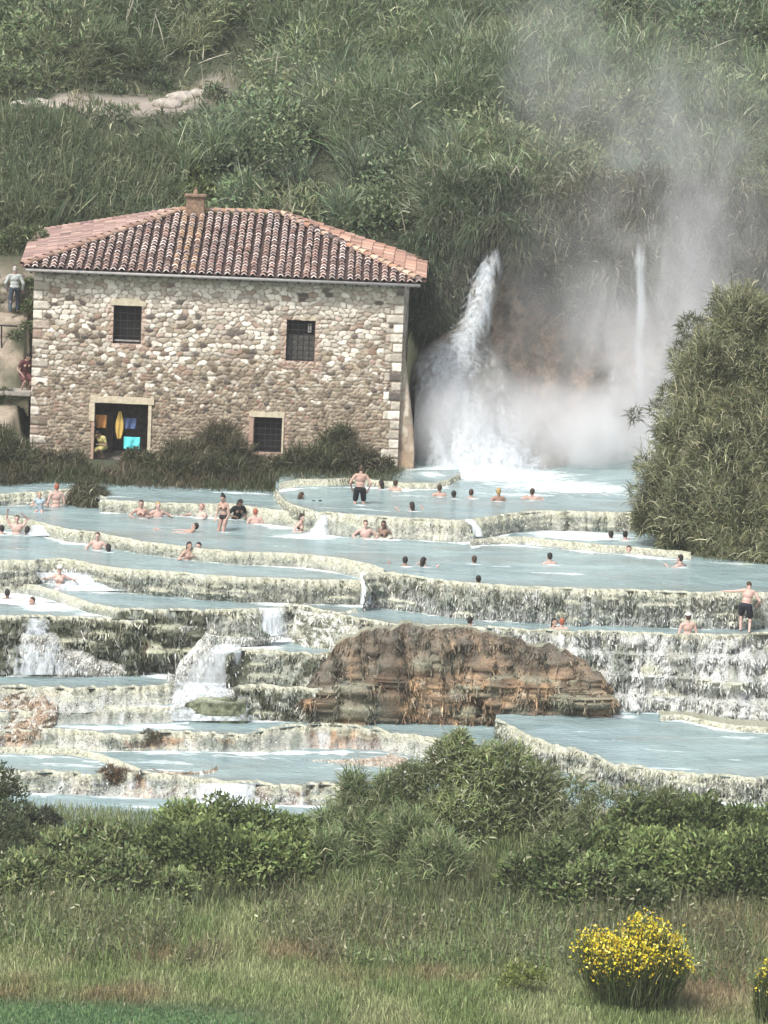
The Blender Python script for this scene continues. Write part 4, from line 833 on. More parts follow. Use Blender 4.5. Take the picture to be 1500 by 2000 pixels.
def fsheet(rows, dens, seed, dy, name='water_sheet', parent=wf, nu=60, nv=110, rough=.12, soft=.38, bul=.75, mat=None, densf=None):
    P = np.array(rows, float); k = np.linspace(0, len(P) - 1, nv)
    Lx, Rx, py, Yd = [smooth1(np.interp(k, range(len(P)), P[:, i]), 5) for i in range(4)]
    s = np.linspace(0, 1, nu); X = Lx[None, :] + (Rx - Lx)[None, :] * s[:, None]
    G = Wy(X, np.broadcast_to(py[None, :], X.shape), np.broadcast_to(Yd[None, :], X.shape) - bul * np.sin(s * math.pi)[:, None] + dy)
    n = fbm(G[..., 0] * 1.6, G[..., 2] * .6, seed, seed, 3); G[..., 1] -= (n - .5) * rough * 2.2
    e = np.clip(np.minimum(s, 1 - s)[:, None] / soft, 0, 1) * np.ones_like(X); v = np.linspace(0, 1, nv)[None, :]; e = e * ss(-.02, .16, v)
    d = dens if densf is None else densf(s[:, None], v)
    o = mesh_np(name, G.reshape(-1, 3), grid_faces(*X.shape)[:, ::-1], mat or M_FALL, attrs={'edge': ((e - 1) * .4 + d).ravel()}, smooth=True)
    o.parent = parent; o.matrix_parent_inverse = Matrix.Translation(parent.location).inverted(); return o
dk = lambda s, v: -.01 + .14 * ss(.45, 1, v) - .10 * ss(.4, .05, v) * ss(.45, .9, s) - .26 * np.exp(-((s - .72) / .16) ** 2 - ((v - .68) / .12) ** 2)
fsheet(WF, 0, 11, -.35, densf=dk)
fsheet(WF, 0, 12, -.55, densf=lambda s, v: dk(s, v) - .06)
fsheet([(868, 905, 640, 153.0), (822, 910, 668, 152.5), (804, 905, 700, 152.0), (803, 895, 750, 151.2), (806, 890, 810, 150.5), (812, 905, 870, 149.8), (812, 930, 930, 149.2)], 0, 13, -.45, nu=60, rough=.2, soft=.5, bul=.5, densf=lambda s, v: -.26 + .38 * ss(.03, .4, v))
fsheet([(930, 990, 700, 152.3), (935, 1018, 750, 151.6), (930, 1040, 810, 150.9), (925, 1065, 870, 150.1), (920, 1110, 930, 149.4)], 0, 14, -.5, nu=50, rough=.2, soft=.5, bul=.5, densf=lambda s, v: -.30 + .26 * ss(.1, .7, v))
wf2 = tag(empty('waterfall', (9.5, 155, 0)), 'thin straight waterfall dropping through steam on the right', 'waterfall')
WF2 = [(1238, 1264, 470, 154.4), (1238, 1265, 560, 154.3), (1234, 1267, 650, 154.2), (1232, 1268, 720, 154.1), (1226, 1268, 785, 154.0)]
fsheet(WF2, .10, 21, 0, parent=wf2, nu=14, nv=70, rough=.08, soft=.4, bul=.1)
fsheet([(1190, 1225, 700, 155.2), (1150, 1240, 780, 154.4), (1120, 1260, 860, 153.4), (1100, 1280, 920, 152)], -.12, 22, 0, parent=wf2, nu=30, nv=50, rough=.2)

# ------------------------------------------------------------------ steam rising from the fall
def steam():
    x0, x1, y0, y1, z0, z1 = 0.95, 18.0, 148.2, 164.0, .03, 19.0
    m, t, p, o = new_mat('steam'); t.nodes.remove(p)
    pv = node(t, 'ShaderNodeVolumePrincipled'); pv.inputs['Color'].default_value = (.995, .995, 1, 1); pv.inputs['Anisotropy'].default_value = .2
    t.links.new(pv.outputs[0], o.inputs['Volume'])
    co = node(t, 'ShaderNodeTexCoord')                       # object coordinates = world metres
    def math_(op, a, b=None, clamp=False):
        n = node(t, 'ShaderNodeMath', operation=op); n.use_clamp = clamp
        for i, v in enumerate((a, b)):
            if v is None: continue
            if isinstance(v, (int, float)): n.inputs[i].default_value = v
            else: t.links.new(v, n.inputs[i])
        return n.outputs[0]
    def blob(c, r, s):
        vs = node(t, 'ShaderNodeVectorMath', operation='SUBTRACT'); t.links.new(co.outputs['Object'], vs.inputs[0]); vs.inputs[1].default_value = c
        vd = node(t, 'ShaderNodeVectorMath', operation='DIVIDE'); t.links.new(vs.outputs[0], vd.inputs[0]); vd.inputs[1].default_value = r
        vl = node(t, 'ShaderNodeVectorMath', operation='LENGTH'); t.links.new(vd.outputs[0], vl.inputs[0])
        mr = node(t, 'ShaderNodeMapRange', interpolation_type='SMOOTHSTEP'); mr.inputs[1].default_value = 1.0; mr.inputs[2].default_value = 0.0; mr.inputs[3].default_value = 0.0; mr.inputs[4].default_value = s
        t.links.new(vl.outputs['Value'], mr.inputs[0]); return mr.outputs[0]
    acc = None
    for c, r, s in STEAM:
        b = blob(c, r, s); acc = b if acc is None else math_('ADD', acc, b)
    nz = node(t, 'ShaderNodeTexNoise', Scale=.55, Detail=4.0, Roughness=.6, Distortion=.8); mp = node(t, 'ShaderNodeMapping'); mp.inputs['Scale'].default_value = (1, 1, .55); mp.inputs['Rotation'].default_value = (0, .35, 0)
    t.links.new(co.outputs['Object'], mp.inputs[0]); t.links.new(mp.outputs[0], nz.inputs['Vector'])
    mr = node(t, 'ShaderNodeMapRange'); mr.inputs[1].default_value = .40; mr.inputs[2].default_value = .62; mr.inputs[3].default_value = .06; mr.inputs[4].default_value = 1.5; t.links.new(nz.outputs['Fac'], mr.inputs[0])
    t.links.new(math_('MULTIPLY', acc, mr.outputs[0]), pv.inputs['Density'])
    try: m.cycles.volume_step_rate = 1.0; m.cycles.homogeneous_volume = False; m.cycles.volume_sampling = 'DISTANCE'
    except Exception: pass
    V = np.array([(x, y, z) for x in (x0, x1) for y in (y0, y1) for z in (z0, z1)])
    ob = mesh_np('steam', V, [[0, 1, 3, 2], [4, 6, 7, 5], [0, 4, 5, 1], [2, 3, 7, 6], [0, 2, 6, 4], [1, 5, 7, 3]], m)
    tag(ob, 'pale steam drifting up from the foot of the waterfalls', kind='stuff')
STEAM = [((2.6, 149.3, 1.4), (2.6, 2.2, 2.4), .55), ((8.0, 153.5, 4.5), (8.5, 5.0, 7.0), .09), ((6.0, 151.5, .6), (9.0, 5.5, 2.8), 1.2), ((9.6, 152.0, 3.2), (5.0, 4.5, 4.8), .32), ((11.0, 154.0, 6.0), (5.5, 4.5, 6.5), .22), ((10.5, 158.0, 11.0), (6.0, 6.0, 6.0), .09), ((3.0, 149.6, 1.6), (2.4, 2.5, 3.4), .55), ((6.0, 160.0, 13.5), (3.2, 5.0, 6.0), .08)]
steam()

# ------------------------------------------------------------------ foliage
def proj(P):
    d = np.asarray(P) - CAM; zc = d @ _F
    return 750 + FPX * (d @ CX) / zc, 1000 - FPX * (d @ CY) / zc
def unit(v): return v / (np.linalg.norm(v, axis=-1, keepdims=True) + 1e-9)
class Fol:
    """gathers leaf and blade strips into one mesh"""
    def __init__(s, seed=0): s.V = []; s.F = []; s.C = []; s.n = 0; s.r = np.random.default_rng(seed)
    def blades(s, base, d, length, width, col, droop=.5, segs=2, face=None):
        """bent tapering strips; base (n,3), d (n,3) start direction"""
        n = len(base); r = s.r
        d = unit(d); length = np.broadcast_to(length, (n,)); width = np.broadcast_to(width, (n,)); droop = np.broadcast_to(droop, (n,))
        side = unit(np.cross(d, r.normal(0, 1, (n, 3)) + np.array([0, .6, .0])))
        prof = {1: [1, .55], 2: [.8, 1, .25], 3: [.7, 1, .75, .12]}[segs]
        p = base.copy(); dd = d.copy(); rows = []
        for k in range(segs + 1):
            rows.append(p - side * (width * prof[k] / 2)[:, None]); rows.append(p + side * (width * prof[k] / 2)[:, None])
            p = p + dd * (length / segs)[:, None]; dd = unit(dd + np.array([0, 0, -1.0]) * (droop * 1.6 / segs)[:, None])
        V = np.stack(rows, 1)                       # n, 2(segs+1), 3
        m = 2 * (segs + 1); idx = (np.arange(n) * m)[:, None, None] + np.array([[2 * k, 2 * k + 1, 2 * k + 3, 2 * k + 2] for k in range(segs)])[None]
        s.V.append(V.reshape(-1, 3)); s.F.append(idx.reshape(-1, 4) + s.n); s.C.append(np.repeat(col, segs, axis=0)); s.n += n * m
    def cols(s, n, c, var=.3, pale=.08, palec=(.34, .34, .22), pos=None, alt=None, altf=.5, sc=.8):
        c = np.array(c, float) * np.exp(s.r.normal(0, var, (n, 1))); c = c * (1 + s.r.normal(0, .06, (n, 3)))
        if pos is not None:
            k = fbm(pos[:, 0] * sc, pos[:, 1] * sc, pos[:, 2] * sc, 9, 3)
            if alt is not None: c = mixc(c, np.array(alt) * np.exp(s.r.normal(0, var, (n, 1))), ss(.45, .58, k) * altf)
        m = s.r.random(n) < pale
        c[m] = np.array(palec) * np.exp(s.r.normal(0, .25, (m.sum(), 1)))
        return np.clip(c, .004, .9)
    def blob(s, c, rad, n, style, col, shell=.35, up=-.35, lump=.35, **kw):
        """leaves spread through a lumpy ellipsoid"""
        c = np.array(c, float); rad = np.array(rad if hasattr(rad, '__len__') else (rad, rad, rad), float); r = s.r
        u = unit(r.normal(0, 1, (int(n * 1.5), 3))); u = u[u[:, 2] > up][:n]; n = len(u)
        k = c[0] * 3.1 + c[1]
        lf = 1 - lump + 2 * lump * fbm(u[:, 0] * 2.2 + k, u[:, 1] * 2.2, u[:, 2] * 2.2 + k, 3, 3)
        q = lf * (1 - shell * r.random(n) ** 1.3)
        P = c + u * rad * q[:, None]
        s.style(P, unit(u / rad), style, col, lf, **kw)
    def style(s, P, o, style, col, lf=None, alt=None, altf=.5, pale=.08, palec=(.34, .34, .22), var=.3, L=None, Wd=None, droop=None, sc=.8):
        n = len(P); r = s.r; rn = r.normal(0, 1, (n, 3))
        C = s.cols(n, col, var, pale, palec, P, alt, altf, sc)
        if style == 'leaf':
            s.blades(P, o * .7 + rn * .6 + [0, 0, .25], (L or .12) * r.uniform(.6, 1.3, n), (Wd or .06) * r.uniform(.7, 1.3, n), C, droop=.3 if droop is None else droop, segs=1)
        elif style == 'cane':
            s.blades(P, o * .5 + rn * .45 + [0, 0, .75], (L or .62) * r.uniform(.5, 1.35, n), (Wd or .038) * r.uniform(.6, 1.4, n), C, droop=r.uniform(.3, 1.3, n) if droop is None else droop, segs=2)
        elif style == 'spray':
            s.blades(P, o * .6 + rn * .5 + [0, 0, .35], (L or .34) * r.uniform(.5, 1.4, n), (Wd or .03) * r.uniform(.6, 1.4, n), C, droop=r.uniform(.1, .9, n) if droop is None else droop, segs=2)
        elif style == 'grass':
            s.blades(P, rn * .28 + [0, 0, 1.0], (L or .45) * r.uniform(.5, 1.3, n), (Wd or .022) * r.uniform(.6, 1.4, n), C, droop=r.uniform(.05, .6, n) if droop is None else droop, segs=2)
        elif style == 'hang':
            s.blades(P, o * .4 + rn * .35 + [0, -.3, -.1], (L or .9) * r.uniform(.4, 1.3, n), (Wd or .03) * r.uniform(.6, 1.4, n), C, droop=1.6, segs=3)
    def build(s, name, parent=None, mat=None, kind=None, label=None, cat=None, group=None):
        V = np.concatenate(s.V)
        if parent is not None:
            V = V - np.array(parent.location)
        o = mesh_np(name, V, np.concatenate(s.F), mat or M_LEAF, parent, col=np.concatenate(s.C))
        return tag(o, label, cat, group, kind)
def pxr(x, y, Y): return Wy(np.array(float(x)), np.array(float(y)), float(Y))
def twigs(pts, base, r0, rng, name='stems', parent=None, mat=None, extra=2):
    m = MB(); loc = np.array(parent.location); base = np.array(base) - loc
    for p in pts:
        p = np.array(p) - loc; mid = base + (p - base) * .5 + rng.normal(0, .12, 3) * np.linalg.norm(p - base) * .6
        m.tube(base, mid, r0, r0 * .65, 6); m.tube(mid, p, r0 * .65, r0 * .25, 5)
        for _ in range(extra):
            q = p + rng.normal(0, .35, 3) * np.array([1, 1, .6]) + [0, 0, .25]; m.tube(mid + (p - mid) * rng.random(), q, r0 * .3, r0 * .08, 4)
    return m.build(name, mat or M_BARK, parent)

OLIVE, OLIVE2, DGREEN, GREYG, DRY = (.10, .135, .075), (.135, .16, .085), (.05, .075, .038), (.115, .15, .105), (.20, .18, .12)
# ---- thicket over the hillside: nobody could count it
def thicket():
    rng = np.random.default_rng(12); f = Fol(5)
    path_d = lambda x, y: abs(y - (173.5 + .55 * (x + 12)))
    for j in range(920):
        y = 158.6 + rng.random() ** 1.25 * 46; x = rng.uniform(-20, 21) * (.82 + .18 * y / 160)
        z = float(ground_z(x, y))
        if x < 1.3 and y < 162.5: continue
        if x < -12.2 and y < 168: continue
        if x < -5.0 and (path_d(x, y) < 3.3 or 0 < 173.5 + .55 * (x + 12) - y < 6.0): continue
        if x < -8.5 and 160 < y < 171 : continue        # the reed bed stands there
        if abs(x - (4.0)) < 1.0 and y < 158.5: continue
        P = np.array([x, y, z]); px_, py_ = proj(P)
        if py_ < -260: continue
        R_ = .8 + 1.3 * rng.random() ** 1.8; kind = vnoise(x * .22, y * .22, 0, 40) + .25 * (x > 1) * ss(175, 160, y)
        c = mixc(OLIVE, OLIVE2, vnoise(x * .3, y * .3, 0, 41)); c = mixc(c, GREYG, .5 * vnoise(x * .2, y * .3, 3, 42)); c = mixc(c, DRY, .35 * ss(.55, .8, vnoise(x * .25, y * .25, 7, 43)) + .25 * ss(2, 8, x) * ss(172, 160, y))
        c = c * np.array([1.45, 1.5, 1.35]) * rng.uniform(.55, 1.45); far = 1.0 if y < 175 else .8
        cen = (x, y, z + R_ * rng.uniform(.3, .95)); rad = (R_, R_, R_ * rng.uniform(.8, 1.15))
        if kind < .42: f.blob(cen, rad, int(620 * far), 'leaf', c, L=.17, Wd=.085, alt=DGREEN, altf=.5, pale=.10, palec=(.30, .33, .20))
        elif kind < .62: f.blob(cen, rad, int(560 * far), 'spray', c, L=.42, Wd=.045, alt=DGREEN, altf=.4, pale=.12)
        else: f.blob(cen, rad, int(700 * far), 'cane', c, L=.65, Wd=.036, alt=OLIVE, altf=.4, pale=.12, palec=(.34, .38, .27))
    for j in range(330):                                 # arching fountains of giant reed
        y = rng.uniform(159.5, 200); x = rng.uniform(-9, 16) if j % 3 else rng.uniform(-3, 6)
        if x < 1.6 and y < 163: continue
        if x < -5.0 and (path_d(x, y) < 3.4 or 0 < 173.5 + .55 * (x + 12) - y < 8.0): continue
        z = float(ground_z(x, y)) + rng.uniform(.2, 1.0); m = 210; cc = np.array(GREYG) * rng.uniform(.9, 1.9) * np.array([1.05, 1.05, 1.0 if rng.random() < .5 else .8])
        b = np.array([x, y, z]) + rng.normal(0, .22, (m, 3)) * [1, 1, .8]; d = rng.normal(0, .42, (m, 3)) * [1, 1, .2] + [rng.normal(0, .25), -.1, 1.0]
        f.blades(b, d, rng.uniform(.9, 2.1, m), rng.uniform(.022, .045, m), f.cols(m, cc, .3, .16, (.36, .40, .29)), droop=rng.uniform(.3, 1.1, m), segs=3)
    n = 60000; y = rng.uniform(158.6, 205, n); x = rng.uniform(-19, 19, n); k = ~((x < 1.3) & (y < 162)) & ~((x < -5) & (np.abs(y - (173.5 + .55 * (x + 12))) < 2.0)); x, y = x[k], y[k]; n = len(x)
    P = np.stack([x, y, ground_z(x, y)], -1); f.style(P, np.zeros((n, 3)), 'spray', (.08, .10, .055), L=.5, Wd=.05, alt=DGREEN, altf=.6, pale=.1)
    for j in range(110):                                 # long pale dead canes leaning out of it
        y = rng.uniform(160, 190); x = rng.uniform(-15, 15); z = float(ground_z(x, y)) + rng.uniform(1, 2)
        if x < -8 and y < 178: continue
        b = np.array([[x, y, z]]); f.blades(np.repeat(b, 2, 0) + rng.normal(0, .2, (2, 3)), rng.normal(0, .5, (2, 3)) + [0, 0, .9], rng.uniform(.9, 1.8, 2), .04, np.array([[.42, .40, .31]] * 2), droop=rng.uniform(.1, .7, 2), segs=3)
    f.build('hillside_thicket', kind='stuff', label='tangled olive green thicket covering the hillside above the waterfall')
thicket()
def curtains():
    """dry growth hanging over the cliff edge, and the greener mass beside the mill"""
    rng = np.random.default_rng(3); f = Fol(6)
    for j in range(170):
        x = rng.uniform(1.2, 17); px_ = rng.uniform(0, 1)
        z = rng.uniform(5.4, 9.4); y = 156.2 - .1 * rng.random() + (z - 6.5) * .55
        if 3.0 < x < 4.9 and z < 7.6: continue
        if 9.0 < x < 9.6 and z < 7.5: continue
        dry = ss(3.5, 7.0, x) * .6
        f.blob((x, y, z), (.8, .6, .8), 420, 'hang' if rng.random() < .6 else 'cane', mixc(mixc(OLIVE, DGREEN, .3), (.16, .14, .10), dry) * rng.uniform(.7, 1.25), up=-.9, L=.7, Wd=.035, pale=.09, palec=(.36, .34, .27))
    f.build('cliff_edge_growth', kind='stuff', label='dry stems and creepers hanging over the cliff above the steam')
    f = Fol(7)
    for (x, y, r, Y) in [(935, 455, 26, 154.4), (1010, 462, 30, 154.2), (975, 448, 26, 154.3), (1015, 500, 20, 154.2), (850, 500, 55, 155.2), (880, 450, 60, 156), (830, 560, 50, 154.8), (870, 580, 45, 154.6), (835, 620, 40, 154.4), (815, 500, 40, 155.5), (900, 520, 30, 155.2), (858, 635, 30, 154.2)]:
        p = pxr(x, y, Y); R_ = r / 8250 * Y
        f.blob(p, (R_, .8, R_ * 1.1), 1500, 'hang', mixc(DGREEN, OLIVE, .35), up=-1, L=.55, Wd=.03, alt=(.09, .08, .055), altf=.6, pale=.05, palec=(.25, .25, .16), lump=.3)
        f.blob(p, (R_, .8, R_ * 1.1), 700, 'leaf', DGREEN, up=-1, L=.15, Wd=.07, pale=.05, lump=.3)
    sh = f.build('hanging_creeper', label='dark green creeper hanging between the mill roof and the waterfall', cat='creeper')
curtains()
def reedbed():
    rng = np.random.default_rng(9); f = Fol(8)
    n = 9000
    x = rng.uniform(-16.5, -8.2, n); y = rng.uniform(159.5, 165.8, n); k = (rng.random(n) < ss(-8.0, -10.2, x + (vnoise(x, y) - .5) * 1.5)); x, y = x[k], y[k]; n = len(x)
    z = ground_z(x, y); P = np.stack([x, y, z], -1)
    f.style(P, np.zeros((n, 3)), 'grass', (.115, .15, .085), L=2.1, Wd=.045, alt=(.17, .20, .11), altf=.7, pale=.08, palec=(.3, .32, .2), droop=rng.uniform(.0, .25, n), sc=.5)
    for k in range(4):
        Q = P + np.stack([rng.normal(0, .08, n), rng.normal(0, .08, n), rng.uniform(.5, 1.9, n)], -1)
        f.style(Q, unit(rng.normal(0, 1, (n, 3)) * [1, 1, .1]), 'cane', (.12, .155, .085), L=.5, Wd=.04, alt=(.15, .17, .09), altf=.6, pale=.08)
    f.build('reed_bed', kind='stuff', label='tall green reeds behind the left end of the mill')
reedbed()
# ---- single shrubs: (name, label, blobs[(px,py,rpx,Y)], style, colours ...)
FG = 'bushes along the near bank'
def shrub(name, label, cat, blobs, style, col, n=1500, base=None, group=None, seed=0, ysq=1.0, flowers=None, stem=.03, dens=None, core=None, **kw):
    rng = np.random.default_rng(seed); cs = []
    for (x, y, r, Y) in blobs:
        if group == FG and Y < 115: Y = min(Y, max(100, hit(x, y + .6 * r)[1]), 111.8)
        cs.append((pxr(x, y, Y), r / 8250 * Y))
    b = base if base is not None else (np.mean([c[0][0] for c in cs]), np.mean([c[0][1] for c in cs]), None)
    if b[2] is None: b = (b[0], b[1], float(ground_z(b[0], b[1])) - .1)
    root = tag(empty(name, tuple(map(float, b))), label, cat, group)
    twigs([c for c, r in cs], b, stem, rng, parent=root, extra=3)
    f = Fol(seed + 100); area = 0
    for c, r in cs:
        m = int(n * (r / 1.0) ** 2); f.blob(c, (r, r * ysq, r), m, style, col, **kw)
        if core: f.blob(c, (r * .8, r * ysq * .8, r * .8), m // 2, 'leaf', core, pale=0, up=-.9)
    f.build('foliage', root)
    if flowers:
        fc, share, size, up = flowers; g = Fol(seed + 200)
        for c, r in cs: g.blob(c, (r * 1.04, r * ysq * 1.04, r * 1.04), int(n * r * r * share), 'leaf', fc, L=size, Wd=size * .9, shell=.12, up=up, pale=0, var=.18)
        g.build('flowers', root, kind='stuff')
    return root
shrub('riverside_shrub', 'huge drooping olive green shrub overhanging the pools at the right edge', 'shrub',
      [(1460, 640, 75, 139), (1395, 715, 70, 138.5), (1490, 740, 90, 138), (1375, 790, 60, 138), (1450, 830, 80, 137), (1345, 860, 65, 137.5), (1400, 910, 80, 136), (1500, 920, 80, 136), (1315, 940, 62, 137), (1290, 1000, 52, 136.5), (1360, 1000, 70, 135.5), (1440, 1010, 80, 135), (1530, 1020, 80, 135), (1390, 1065, 45, 135), (1460, 1075, 52, 134.5), (1530, 1090, 60, 134), (1560, 680, 80, 139), (1570, 840, 90, 138), (1325, 1040, 45, 136), (1262, 1020, 28, 136.3), (1580, 940, 90, 137)],
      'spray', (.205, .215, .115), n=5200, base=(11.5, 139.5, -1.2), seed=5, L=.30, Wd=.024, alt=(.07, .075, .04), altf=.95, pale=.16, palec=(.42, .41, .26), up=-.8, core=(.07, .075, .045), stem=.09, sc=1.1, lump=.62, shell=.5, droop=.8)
f = Fol(77); rng = np.random.default_rng(77)
shrub('waterside_branch', 'leafy branch reaching left over the steaming water from the right shrub', 'branch', [(1310, 770, 22, 139), (1280, 800, 14, 139), (1240, 812, 12, 138.8), (1345, 740, 26, 139), (1350, 640, 24, 139.5), (1330, 690, 22, 139.5), (1255, 905, 14, 137.4), (1240, 960, 12, 137)], 'spray', (.10, .11, .06), n=3000, base=(10.4, 139, 1.2), seed=6, L=.28, Wd=.022, pale=.1, up=-1, stem=.018)
BASE = 'dark bushes along the foot of the mill'
BD, BA = (.075, .082, .045), (.12, .10, .07)
for k, (lab, bl, st) in enumerate([
    ('dark reedy clump at the left picture edge beside the mill', [(-20, 880, 50, 143), (15, 915, 48, 143), (40, 950, 38, 142.5), (0, 960, 45, 142)], 'cane'),
    ('low green bush under the left corner of the mill', [(85, 915, 32, 145), (120, 912, 28, 145), (155, 918, 26, 145), (60, 935, 30, 144.5)], 'leaf'),
    ('leafy dark bush just right of the mill doorway', [(262, 905, 32, 145.5), (290, 915, 34, 145), (250, 930, 22, 144.5), (315, 925, 30, 144.5)], 'leaf'),
    ('wide reedy bush against the wall between door and low window', [(350, 900, 36, 145), (385, 905, 38, 145), (425, 872, 40, 145.8), (440, 855, 26, 146), (460, 900, 40, 145), (400, 925, 34, 144), (450, 928, 34, 144), (355, 925, 32, 144)], 'cane'),
    ('dark bush below the lower barred window', [(500, 918, 28, 145), (540, 920, 28, 145), (515, 930, 26, 144.5)], 'leaf'),
    ('tall dark reedy bush by the right half of the mill wall', [(585, 908, 32, 145.5), (625, 905, 34, 145.5), (660, 872, 34, 146.2), (672, 858, 22, 146.2), (690, 900, 34, 145.5), (640, 918, 28, 145)], 'cane'),
    ('small dark bush at the right foot of the mill', [(725, 905, 26, 146), (752, 912, 20, 146), (735, 918, 22, 145.5)], 'leaf')]):
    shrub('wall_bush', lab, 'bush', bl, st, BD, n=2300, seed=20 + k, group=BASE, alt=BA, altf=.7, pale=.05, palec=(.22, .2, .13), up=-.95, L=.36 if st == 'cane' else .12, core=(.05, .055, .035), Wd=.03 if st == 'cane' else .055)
shrub('grassy_hummock', 'dark grassy hummock standing in the upper left water', 'hummock', [(165, 965, 26, 140.5), (190, 972, 22, 140.3), (145, 982, 16, 140.2), (175, 985, 26, 140), (203, 988, 12, 140)], 'hang', (.085, .085, .05), n=6000, seed=31, up=-.7, L=.4, Wd=.02, alt=(.12, .10, .065), core=(.05, .05, .03), pale=.06, stem=.02)
# foreground
FG = 'bushes along the near bank'
GR1, GR1A = (.20, .255, .095), (.075, .105, .04)
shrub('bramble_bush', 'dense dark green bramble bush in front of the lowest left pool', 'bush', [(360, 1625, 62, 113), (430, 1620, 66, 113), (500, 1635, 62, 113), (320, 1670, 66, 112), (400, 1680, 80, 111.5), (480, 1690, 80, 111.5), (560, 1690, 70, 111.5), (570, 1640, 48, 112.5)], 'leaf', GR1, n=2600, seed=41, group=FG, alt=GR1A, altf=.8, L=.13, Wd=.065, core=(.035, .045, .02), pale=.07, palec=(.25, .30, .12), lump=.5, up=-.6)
shrub('bramble_bush', 'lower bramble bush sloping down at the left', 'bush', [(180, 1650, 50, 112.5), (120, 1665, 48, 112), (230, 1665, 55, 112), (170, 1710, 60, 111), (250, 1720, 60, 111), (90, 1710, 50, 111), (40, 1725, 60, 111), (340, 1745, 50, 110.5)], 'leaf', (.20, .245, .105), n=2300, seed=42, group=FG, alt=GR1A, altf=.6, L=.13, Wd=.06, core=(.04, .05, .025), lump=.45, up=-.6)
shrub('bramble_bush', 'broad dark green bramble mass at the right edge', 'bush', [(1240, 1620, 62, 112.5), (1310, 1612, 62, 112.5), (1380, 1615, 60, 112.5), (1450, 1625, 60, 112.5), (1520, 1640, 70, 112), (1200, 1665, 62, 111.8), (1280, 1690, 80, 111), (1370, 1700, 85, 111), (1460, 1710, 85, 111), (1550, 1730, 80, 111)], 'leaf', GR1, n=2600, seed=43, group=FG, alt=GR1A, altf=.8, L=.13, Wd=.065, core=(.035, .045, .02), pale=.07, palec=(.25, .30, .12), lump=.5, up=-.6)
shrub('bramble_bush', 'dark bramble bush in the centre right of the near bank', 'bush', [(1130, 1680, 55, 111.5), (1080, 1700, 55, 111), (1160, 1730, 60, 110.5), (1010, 1715, 48, 111), (1250, 1760, 55, 110), (1100, 1745, 50, 110.3)], 'leaf', (.18, .235, .09), n=2400, seed=44, group=FG, alt=GR1A, altf=.8, L=.12, Wd=.06, core=(.035, .045, .02), lump=.5, up=-.6)
shrub('willow_shrub', 'pale green willowy shrub with white blossom in front of the brown mound', 'shrub', [(880, 1490, 50, 114.5), (930, 1520, 62, 114), (990, 1500, 50, 114), (1040, 1540, 52, 113.5), (850, 1545, 58, 113.5), (800, 1525, 40, 114), (960, 1590, 75, 112.8), (880, 1610, 75, 112.5), (1050, 1600, 66, 112.5), (895, 1450, 24, 114.6)], 'spray', (.25, .30, .13), n=3000, seed=45, group=FG, alt=(.10, .12, .06), altf=.7, L=.22, Wd=.03, pale=.14, palec=(.42, .44, .30), lump=.5, up=-.7, flowers=((.68, .68, .60), .02, .055, -.2), core=(.08, .10, .045))
shrub('willow_shrub', 'thin twiggy green shrub in front of the right pool rim', 'shrub', [(1120, 1560, 44, 113.5), (1180, 1580, 48, 113), (1240, 1565, 34, 113.5), (1150, 1625, 55, 112.3), (1090, 1640, 50, 112), (1070, 1520, 24, 113.8), (1300, 1565, 26, 113.6)], 'spray', (.22, .26, .12), n=2200, seed=46, group=FG, alt=(.09, .11, .055), L=.2, Wd=.028, pale=.14, palec=(.40, .40, .28), lump=.5, up=-.7, flowers=((.6, .6, .52), .01, .05, -.2))
shrub('reedy_bush', 'light green reedy clump between the bramble and the willow', 'bush', [(700, 1580, 44, 113.2), (760, 1590, 50, 113), (650, 1620, 44, 112.6), (720, 1640, 62, 112), (800, 1650, 66, 111.7), (640, 1680, 50, 111.4), (760, 1540, 26, 113.6), (690, 1535, 24, 113.4), (860, 1690, 60, 111.2)], 'cane', (.23, .29, .135), n=2200, seed=47, group=FG, alt=(.10, .13, .06), L=.42, Wd=.026, pale=.12, lump=.45, up=-.7, core=(.08, .10, .045))
shrub('dark_shrub', 'dark twiggy shrub at the left edge in front of the pools', 'shrub', [(0, 1530, 40, 112.8), (15, 1580, 48, 112.6), (-15, 1640, 70, 112), (30, 1640, 45, 112), (0, 1700, 60, 111.4), (-30, 1560, 50, 112.6), (60, 1600, 22, 112.4)], 'leaf', (.075, .095, .05), n=2000, seed=48, group=FG, alt=(.05, .06, .035), L=.12, Wd=.045, pale=.08, lump=.55, up=-.8)
shrub('dark_shrub', 'small round dark bush in the water at lower left', 'shrub', [(88, 1600, 24, 113.5), (108, 1606, 16, 113.4), (62, 1606, 16, 113.4)], 'leaf', (.06, .065, .045), n=5200, seed=49, group=FG, L=.08, Wd=.04, pale=.05, up=-.8)
shrub('dry_shrub', 'dead brown bush on the rusty ridge between low pools', 'shrub', [(215, 1516, 22, 116.8), (200, 1525, 20, 116.7), (238, 1520, 18, 116.7), (182, 1532, 12, 116.6)], 'spray', (.13, .095, .06), n=9000, seed=50, L=.12, Wd=.018, pale=.12, palec=(.4, .3, .2), up=-.8, stem=.015)
shrub('dry_shrub', 'dark mossy tuft on the low rusty rim at left', 'shrub', [(290, 1438, 13, 120.2), (305, 1442, 12, 120.2), (275, 1443, 10, 120.2)], 'spray', (.09, .075, .05), n=9000, seed=51, L=.09, Wd=.016, up=-.6, stem=.01)
